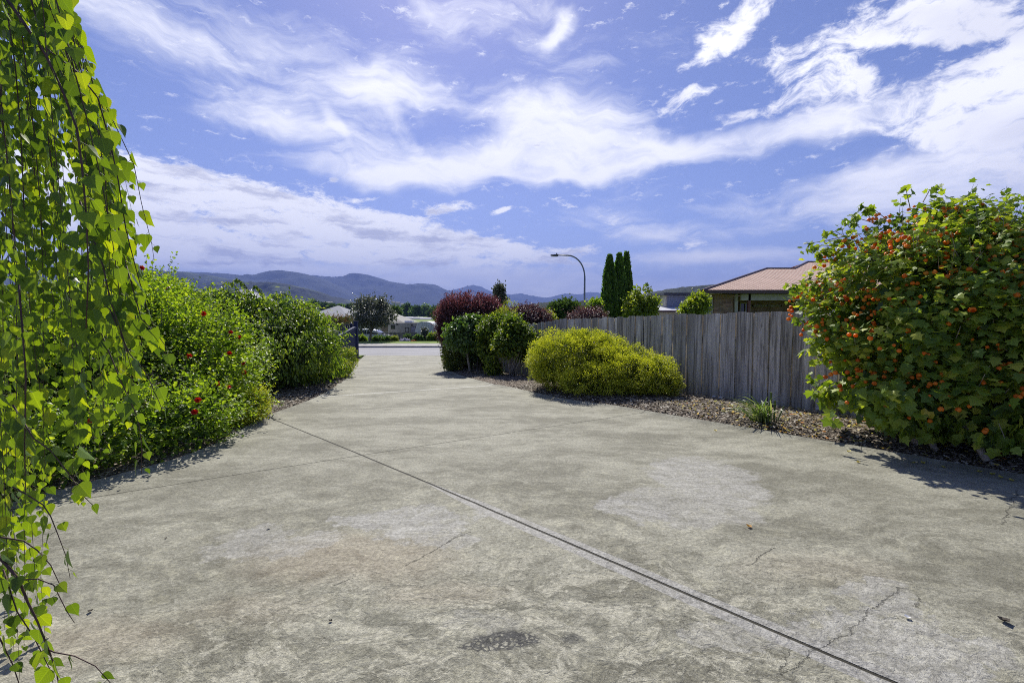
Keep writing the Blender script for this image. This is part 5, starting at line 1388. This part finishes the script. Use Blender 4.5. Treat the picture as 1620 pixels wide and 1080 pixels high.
for wx in (-1.35, 1.35):
    for wy_ in (-.78, .78):
        mb = MB(); mb.tube([(cx + wx, cy + wy_ - .1, gd + .33), (cx + wx, cy + wy_ + .1, gd + .33)], .33, 18); wh = mb.build('wheel', m_ty, cr)
        mb = MB(); mb.tube([(cx + wx, cy + wy_ - .11, gd + .33), (cx + wx, cy + wy_ + .11, gd + .33)], .2, 14); mb.build('rim', m_rim, wh, origin=cr.location)

# caravan
cv = empty('caravan', (*PX(640, 535, 51)[:2], grd(51)), 'grey-beige caravan with dark windows parked across the road', 'caravan')
m_cv = plain('beige_caravan', (.30, .29, .265), .5, .08, 2); Dc = 50.0
xa, xb = PX(614, 520, Dc).x, PX(686, 520, Dc).x; zt = PX(0, 510.5, Dc).z; zb = grd(Dc) + .45
prof = [(xa, zb), (xa - .02, zb + .5), (xa, zt - .12), (xa + .12, zt), (xb - 1.3, zt + .03), (xb - .7, zt - .1), (xb - .15, zt - .8), (xb, zb + .6), (xb - .1, zb)]
K = len(prof); V = [(x, Dc, z) for x, z in prof] + [(x, Dc + 2.3, z) for x, z in prof]
Fc = [tuple(range(K)), tuple(K + i for i in range(K))[::-1]] + [(i, K + i, K + (i + 1) % K, (i + 1) % K) for i in range(K)]
npmesh('body', np.array(V), Fc, m_cv, cv, origin=tuple(cv.location))
mb = MB(); mb.box(PX(638, 509, Dc).x, PX(650, 509, Dc).x, Dc + .6, Dc + 1.6, zt + .02, zt + .22); mb.build('roof_vent', m_car, cv)


def cvbox(nm, x0, x1, y0, y1, mat, fr_=None):
    a, c = PX(x0, y1, Dc), PX(x1, y0, Dc); mb = MB(); mb.box(a.x, c.x, Dc - .03, Dc - .003, a.z, c.z); o_ = mb.build(nm, fr_ or mat, cv)
    if fr_ is not None:
        mb = MB(); mb.box(a.x + .06, c.x - .06, Dc - .04, Dc - .031, a.z + .06, c.z - .06); mb.build('pane', mat, o_, origin=cv.location)


m_blk = plain('black_frame', (.02, .02, .025), .4)
cvbox('window', 618.5, 625, 514, 520.5, m_gl, m_blk); cvbox('window', 641, 647, 518, 525, plain('curtained_pane', (.3, .3, .28), .3), m_blk)
cvbox('door', 650, 658, 516, 533, plain('lilac_door', (.25, .25, .33), .4), m_blk); cvbox('vent', 627, 630, 512, 514, m_blk); cvbox('vent', 650, 653, 513, 515, m_blk)
for wx in (xa + 2.4, xa + 3.1):
    mb = MB(); mb.tube([(wx, Dc + .05, grd(Dc) + .32), (wx, Dc + .25, grd(Dc) + .32)], .32, 16); mb.build('wheel', m_ty, cv)
# white cover over a frame at the caravan's end
m_tarp, n, b, o = newmat('white_cover'); co = n.node('ShaderNodeTexCoord').outputs['Object']
setc(n, b, n.mix(n.mapr(n.noise(n.mapping(co, scale=(3, 3, .4)), 1.5, 4, .6), .35, .65), (.38, .40, .40), (.66, .67, .68)), .5); n.link(n.bump(n.noise(n.mapping(co, scale=(2, 2, .3)), 2, 4), .12), b.inputs['Normal'])
V = []; nu, nv_ = 14, 12; xs0, xs1 = PX(657, 520, 49).x, PX(689, 520, 49).x
for j in range(nv_):
    v = j / (nv_ - 1); yy = 48.6 + v * 4.2
    for i in range(nu):
        u = i / (nu - 1); a = math.pi * u
        cxm, rx_ = (xs0 + xs1) / 2, (xs1 - xs0) / 2
        X = cxm - rx_ * math.copysign(abs(math.cos(a)) ** .6, math.cos(a)); Z = grd(49) + .1 + (PX(0, 508.5, 49).z - grd(49) - .1) * (math.sin(a) ** .45 if math.sin(a) > 0 else 0)
        V.append((X + .05 * math.sin(9 * u + 5 * v), yy, Z))
Fc = [(j * nu + i, j * nu + i + 1, (j + 1) * nu + i + 1, (j + 1) * nu + i) for j in range(nv_ - 1) for i in range(nu - 1)] + [tuple(range(nu))[::-1], tuple((nv_ - 1) * nu + i for i in range(nu))]
tag(npmesh('tarpaulin_cover', np.array(V), Fc, m_tarp, smooth=False), 'whitish translucent cover draped over a hooped frame at the right end of the caravan', 'cover')
# picket fence in front of the caravan
pf = empty('paling_fence', (*PX(630, 540, 46.8)[:2], grd(46.8)), 'low grey paling fence in front of the caravan', 'fence')
m_pk = plain('grey_timber', (.20, .19, .17), .85, .3, 6); mb = MB(); x = PX(596, 530, 46.8).x; xe = PX(659, 530, 46.8).x; r_ = np.random.RandomState(3)
while x < xe:
    mb.box(x, x + .1, 46.8, 46.825, grd(46.8), PX(0, 525.5, 46.8).z + r_.normal(0, .01)); x += .135
mb.build('palings', m_pk, pf)
mb = MB(); z_ = PX(0, 527, 46.8).z; mb.box(PX(596, 530, 46.8).x, xe, 46.83, 46.88, z_ - .08, z_); mb.box(PX(596, 530, 46.8).x, xe, 46.83, 46.88, grd(46.8) + .25, grd(46.8) + .33); mb.build('rail', m_pk, pf)
# low planting along the lawn
for i, (x, y, rx, ry, D, mat, sz, lab) in enumerate((
        (570, 537, 9, 6, 45.3, green, .13, 'yellow-green shrub by the road next to the blue gatepost, across the street'),
        (598, 538, 12, 5, 45.5, dkg, .13, 'low dark green bushes in front of the white car'),
        (613, 538, 7, 4.5, 45.3, dkg, .12, 'small dark bush right of the white car bonnet'),
        (624, 537, 6, 6, 45.2, goldg, .1, 'small lime green bush in front of the caravan fence'),
        (641, 540.5, 7, 3.2, 45.2, leafmat('hydrangea_bloom', [(.35, .33, .5), (.6, .58, .7)], (1, 1, 1), .2), .1, 'low mauve-white flowering plant in front of the caravan fence'),
        (655, 542, 4, 1.6, 44.9, leafmat('orange_red_bloom', [(.6, .08, .02), (.75, .15, .04)], (1, 1, 1), .2), .08, 'tiny patch of orange-red flowers on the lawn edge'),
        (662, 537, 7, 6.5, 45.4, dkg, .12, 'dark grassy plant at the foot of the white cover'),
        (672, 530, 5, 13, 46.2, greyl, .12, 'slim young tree in front of the white cover'),
        (686, 535.5, 11, 9, 45.2, green, .12, 'rounded bright green bush right of the white cover'),
        (700, 538, 8, 6, 45.0, greyl, .1, 'rounded grey-green bush next to the purple-leaved tree, across the street'),
        (697, 516, 14, 14, 54, goldg, .17, 'yellowish green bush beyond the white cover'),
        (645, 534, 4, 5, 46.3, dkg, .1, 'small dark shrub growing through the caravan fence'))):
    shrub('bush', lab, 'bush', (*PX(x, y, D)[:2], grd(D)), [E(x, y, D, rx, ry, rx * D / F * .8)], 1500 if rx > 6 else 700, sz, LEAF, mat, 70 + i, group='plants along the lawn across the road', cluster=5, crad=.08, gap=.3, nst=4, r0=.02, core=.3)


def hiproof(name, label, x0, x1, y0, y1, ze, zr, wallz, mroof, group=None, win=True):
    root = empty(name, ((x0 + x1) / 2, (y0 + y1) / 2, wallz), label, 'house', group); d = (y1 - y0) / 2
    V = [(x0, y0, ze), (x1, y0, ze), (x1, y1, ze), (x0, y1, ze), (x0 + d, y0 + d, zr), (x1 - d, y0 + d, zr)]
    if x1 - x0 < 2 * d + .2:
        V[4] = ((x0 + x1) / 2 - .1, y0 + d, zr); V[5] = ((x0 + x1) / 2 + .1, y0 + d, zr)
    r_ = npmesh('roof', np.array(V), [(0, 1, 5, 4), (1, 2, 5), (2, 3, 4, 5), (3, 0, 4), (3, 2, 1, 0)], mroof, root, origin=tuple(root.location))
    mb = MB(); mb.box(x0 + .5, x1 - .5, y0 + .5, y1 - .5, wallz, ze - .005); mb.build('wall', m_cream, root)
    mb = MB(); mb.box(x0, x1, y0 - .1, y0 - .003, ze - .12, ze + .02); mb.build('gutter', m_gut, r_, origin=root.location)
    if win:
        for k in range(3):
            xx = x0 + 1.5 + k * (x1 - x0 - 3) / 2.5; mb = MB(); mb.box(xx, xx + 1.2, y0 + .44, y0 + .497, ze - 1.5, ze - .5); mb.build('window', m_gl, root)
    return root


m_wroof = plain('off_white_metal_roof', (.30, .29, .26), .8, .05, 1, .15); m_groof = plain('light_grey_metal_roof', (.25, .26, .28), .8, .05, 1, .15)
q = PX(500, 483, 62); ez = PX(0, 503.5, 58).z
hiproof('suburban_house', 'house with pale grey hipped metal roof behind the navy front fence', PX(470, 500, 57).x, PX(553, 503, 57).x, 57, 67, PX(0, 503.5, 57).z, PX(0, 483.5, 62).z, grd(60), m_groof)
hiproof('suburban_house', 'house with broad cream metal roof behind the grey-leaved street tree', PX(515, 500, 74).x, PX(642, 500, 74).x, 72, 83, PX(0, 509.5, 72).z, PX(0, 485.5, 78).z, grd(76), m_wroof)
hiproof('suburban_house', 'house whose white roof corner peeps through the top of the weeping shrub', PX(350, 470, 50).x, PX(402, 470, 50).x, 48, 55, PX(0, 472, 48).z, PX(0, 456, 51).z, grd(50), m_groof)
# trees either side over there, to fill behind hedges and beyond
for i, (x, y, rx, ry, D, lab) in enumerate(((700, 498, 16, 14, 95, 'dark tree in the valley behind the purple-leaved tree'), (625, 498, 9, 14, 110, 'dark green tree just right of the street tree, at the far field'))):
    shrub('valley_tree', lab, 'tree', (*PX(x, y, D)[:2], grd(D)), [E(x, y, D, rx, ry, rx * D / F)], 1600, D * .0036, TINY, farg, 90 + i, cluster=5, crad=.3, gap=.2, nst=3, r0=.2, lumpf=.5, gapf=1.2)

# ------------------------------------------------------------------ valley: polytunnels, trees, far buildings
m_poly = plain('white_polythene', (.32, .32, .36), .7, .06, .4, .2)
for i, (x0, x1, yb_, D) in enumerate(((637, 652, 502.5, 300), (651, 668, 503, 290), (664, 687, 503.5, 280))):
    a, c = PX(x0, yb_, D), PX(x1, yb_, D); V = []; nn_ = 9; L_ = c.x - a.x
    for j in (0, 1):
        for k in range(nn_):
            t = math.pi * k / (nn_ - 1); V.append((a.x + j * L_, D + 4 - 4 * math.cos(t), float(gz(D)) - .3 + 1.6 * math.sin(t) * (1 + .0 * j)))
    Fc = [(k, k + 1, nn_ + k + 1, nn_ + k) for k in range(nn_ - 1)] + [tuple(range(nn_))[::-1], tuple(nn_ + k for k in range(nn_))]
    tag(npmesh('polytunnel', np.array(V), Fc, m_poly), ('leftmost', 'middle', 'rightmost')[i] + ' of the white polytunnels in the far green field', 'polytunnel', 'white polytunnels in the field')
vr = np.random.RandomState(12)
TL = {}
vt = [(629, 494, 8, 11), (638, 492, 6, 9), (645, 490, 6, 10), (649, 497, 5, 6), (660, 491, 7, 8), (668, 495, 5, 7), (673, 491, 8, 9), (682, 496, 6, 6), (688, 491, 7, 7), (655, 494, 5, 6), (697, 493, 7, 8),
      (470, 481, 8, 5), (485, 483, 7, 4), (512, 484, 9, 5), (526, 486, 7, 4), (540, 487, 8, 5), (553, 487, 6, 4), (498, 481, 6, 4), (452, 478, 9, 6), (436, 474, 8, 6), (566, 489, 8, 5), (610, 490, 7, 6)]
_lx = sorted(v[0] for v in vt if v[0] < 600); _rx = sorted(v[0] for v in vt if v[0] >= 600)
for i, (x, y, rx, ry) in enumerate(vt):
    D = vr.uniform(420, 520); c = PX(x, y, D)
    left = x < 600
    root = empty('valley_tree', (c.x, D, float(gz(D)) - 1), ('small distant tree above the pale house roofs, ' + ORD[_lx.index(x)] if left else 'distant tree in the row beyond the polytunnels, ' + ORD[_rx.index(x)]), 'tree', 'distant trees on the left of the valley' if left else 'distant row of trees beyond the field')
    bl = [E(x, y, D, rx, ry, rx * D / F)]
    foliage('crown', bl, 900, D * .0034, TINY, farg if i % 3 else dkg, root, 200 + i, cluster=4, crad=.8, depth=.2, lumpf=.16, lumpa=.2, gapf=.4, gap=.1, core=.2)
    mb = MB(); mb.tube([(c.x, D, float(gz(D)) - 1), (c.x, D, c.z)], .3, 5); mb.build('trunk', m_bark, root)


def woodland(name, label, n_, xr, yr, Dr, size, seed, mat=None):
    r = np.random.RandomState(seed); V = []
    x = r.uniform(*xr, n_); D = r.uniform(*Dr, n_); P = []
    for k in range(n_):
        c = PX(x[k], 500, D[k]); g_ = float(gz(D[k])); P.append((c.x, D[k], g_ + r.uniform(0, 1) * yr * (.6 + .4 * math.sin(x[k] * .21) * math.sin(x[k] * .083 + 1))))
    P = np.array(P); o_ = leaves_mesh(name, P, unit(r, n_), unit(r, n_) + np.array([0, 0, .5]), size * r.uniform(.5, 1.3, n_), T_leaf(.5, .2, .2), mat or farg)
    return tag(o_, label, 'woodland', kind='stuff')


woodland('woodland', 'dark far-off trees reading as one belt along the foot of the hills', 9000, (60, 1250), 10, (750, 1150), 3.2, 5)
# far buildings
for i, (x, y, w, D, lab) in enumerate(((497, 477.5, 12, 900, 'long pale farm shed in the valley left of centre'), (518, 478.5, 14, 900, 'long whitish shed in the valley, right of the pale farm shed'), (622, 478, 5, 1300, 'tiny white house at the foot of the hills behind the street tree'),
                                       (629, 479, 6, 1300, 'tiny white house between the street tree and the polytunnel trees'), (636, 481, 4, 1200, 'tiny pale house above the polytunnels'), (697, 489, 8, 500, 'pale farm shed by the left edge of the purple-leaved tree'), (478, 475, 5, 1100, 'tiny pale house on the left valley floor'))):
    c = PX(x, y, D); k = D / F; root = empty('far_house', (c.x, D, c.z - 4), lab, 'house'); w_ = w * k / 2; h_ = 1.6 * k; zb = c.z - h_
    mb = MB(); mb.box(c.x - w_, c.x + w_, D, D + 8, zb - 12, zb + h_ * .9); mb.build('wall', m_cream, root)
    V = [(c.x - w_ - .5, D - .5, zb + h_), (c.x + w_ + .5, D - .5, zb + h_), (c.x + w_ + .5, D + 8.5, zb + h_), (c.x - w_ - .5, D + 8.5, zb + h_), (c.x - w_ - .5, D + 4, zb + h_ * 2), (c.x + w_ + .5, D + 4, zb + h_ * 2)]
    npmesh('roof', np.array(V), [(0, 1, 5, 4), (2, 3, 4, 5), (1, 2, 5), (3, 0, 4), (3, 2, 1, 0)], m_wroof, root, origin=tuple(root.location))

# ------------------------------------------------------------------ hills
def hillmat(name, c1, c2, patch=None, sc=.004):
    m, n, b, o = newmat(name); co = n.node('ShaderNodeTexCoord').outputs['Object']
    c = n.mix(n.mapr(n.noise(co, sc * 3, 8, .65), .35, .65), c1, c2)
    if patch: c = n.mix(n.mapr(n.noise(co, sc, 4, .55), .56, .62), c, patch)
    setc(n, b, c, .95, .1); n.link(n.bump(n.noise(co, sc * 12, 6, .7), 12), b.inputs['Normal']); return m


def hill(name, label, pts, D, W, mat, seed, rough=.05, nx=240, nt=60, jag=0.0, back=1.0):
    px_ = np.array([p[0] for p in pts], float); py_ = np.array([p[1] for p in pts], float)
    xs = np.linspace(px_[0], px_[-1], nx); ys = np.interp(xs, px_, py_); k = 5
    ys = np.convolve(np.pad(ys, k // 2, 'edge'), np.ones(k) / k, 'valid')
    t = np.concatenate([np.linspace(-1, 0, nt), np.linspace(0, 1, nt // 3)[1:] * back])
    V = np.zeros((len(t), nx, 3)); r = np.random.RandomState(seed)
    R = np.array([tuple(PX(x, y, D)) for x, y in zip(xs, ys)])
    jg = r.normal(0, jag, nx) * D / F
    for i, tt_ in enumerate(t):
        f_ = math.cos(tt_ * math.pi / 2) ** 1.3 if abs(tt_) < 1 else 0
        X = R[:, 0] * (1 + .0 * tt_); Y = D + tt_ * W
        q = np.c_[X, np.full(nx, Y), np.zeros(nx)]
        nz_ = lump(q, 9.0 / W, seed) * rough + lump(q, 24.0 / W, seed + 2) * rough * .5 + lump(q, 60. / W, seed + 4) * rough * .2
        zb = -10 if tt_ < 0 else -10
        top = R[:, 2] + (jg if abs(tt_) < .02 else 0)
        z = zb + (top - zb) * np.clip(f_ * (1 + nz_ * min(1, abs(tt_) * 4) * (1 - abs(tt_))), 0, 1.0 if abs(tt_) > .02 else 1.2)
        V[i, :, 0] = X; V[i, :, 1] = Y; V[i, :, 2] = z
    idx = np.arange(len(t) * nx).reshape(len(t), nx)
    Fc = np.c_[idx[:-1, :-1].ravel(), idx[:-1, 1:].ravel(), idx[1:, 1:].ravel(), idx[1:, :-1].ravel()]
    return tag(npmesh(name, V.reshape(-1, 3), Fc, mat, smooth=True), label, 'hill', kind='structure')


hm1 = hillmat('forested_range', (0.014, 0.022, 0.016), (0.028, 0.038, 0.026), None, .0015)
hm2 = hillmat('near_hill', (0.012, 0.020, 0.014), (0.028, 0.036, 0.024), (.06, .08, .04), .0035)
hill('mountains', 'farthest blue mountain range with two rounded peaks right of centre', [(560, 470), (650, 462), (690, 460), (711, 459.5), (727, 458), (744, 451.5), (758, 452), (770, 458), (782, 464), (804, 467), (820, 464), (840, 468), (864, 472), (891, 465), (905, 465.5), (915, 467), (934, 461), (947, 464), (990, 470), (1060, 476), (1300, 480)], 13000, 2600, hm1, 1, rough=.11)
hill('mountains', 'broad blue mountain range behind the street tree', [(380, 470), (430, 450), (470, 443), (506, 440.5), (518, 439), (534, 440.5), (551, 439), (568, 437), (595, 438), (609, 443), (621, 447), (650, 451), (668, 449), (690, 450), (702, 457), (713, 461), (740, 468), (800, 478), (900, 487)], 9500, 2800, hm1, 2, rough=.11)
hill('mountains', 'long blue range on the left behind the hedges', [(-700, 440), (-300, 425), (100, 430), (250, 432), (319, 431), (358, 434), (388, 436), (418, 434), (447, 432), (461, 430.5), (483, 432.5), (500, 438), (530, 452), (570, 470), (620, 484)], 7500, 2200, hm1, 3, rough=.12)
hill('hill', 'dark wooded hill on the left with a cleared ridge top', [(-900, 400), (-300, 405), (0, 418), (200, 425), (252, 428.5), (289, 431), (319, 433), (358, 440.5), (388, 447), (420, 458), (460, 470), (510, 484)], 4600, 1500, hm2, 4, rough=.2, jag=.15)
hill('hill', 'dark wooded hill sloping down behind the weeping shrub to the valley floor', [(300, 476), (350, 462), (395, 449.5), (410, 448), (437, 447.5), (452, 449), (467, 452), (497, 459.5), (536, 474), (560, 481), (590, 488), (620, 492)], 3300, 1000, hm2, 5, rough=.2, jag=.2)
hill('hill', 'grey-green bush-covered hill on the right behind the pale house', [(940, 490), (960, 482), (990, 473), (1011, 467), (1030, 462.6), (1052, 458), (1075, 454.5), (1100, 453), (1130, 452), (1200, 450), (1320, 446), (1500, 440), (1800, 438), (2400, 430)], 1700, 600, hillmat('right_hill', (.035, .05, .025), (.085, .095, .05), None, .02), 6, rough=.12, nx=420, jag=.55)
hill('hill', 'low dark tree-covered rise beneath the street light', [(780, 492), (820, 486), (850, 480), (880, 477), (905, 478), (930, 475.5), (960, 475), (1000, 478), (1060, 488), (1100, 494)], 1150, 350, hillmat('low_rise', (.03, .045, .022), (.07, .08, .04), None, .02), 7, rough=.12, nx=200, jag=.7)

# ------------------------------------------------------------------ haze
mb = MB(); mb.box(-17000, 17000, -17000, 17500, -14, 1500)
m_hz = bpy.data.materials.new('haze_air'); m_hz.use_nodes = True; n = NT(m_hz.node_tree)
pv = n.node('ShaderNodeVolumePrincipled'); o = n.node('ShaderNodeOutputMaterial'); n.link(pv.outputs[0], o.inputs['Volume'])
pv.inputs['Color'].default_value = (0.28, 0.40, 0.92, 1); pv.inputs['Density'].default_value = 9.5e-5; pv.inputs['Anisotropy'].default_value = 0.0
hz = mb.build('haze', m_hz); tag(hz, 'thin blue haze filling the air over the valley', 'haze', kind='stuff')
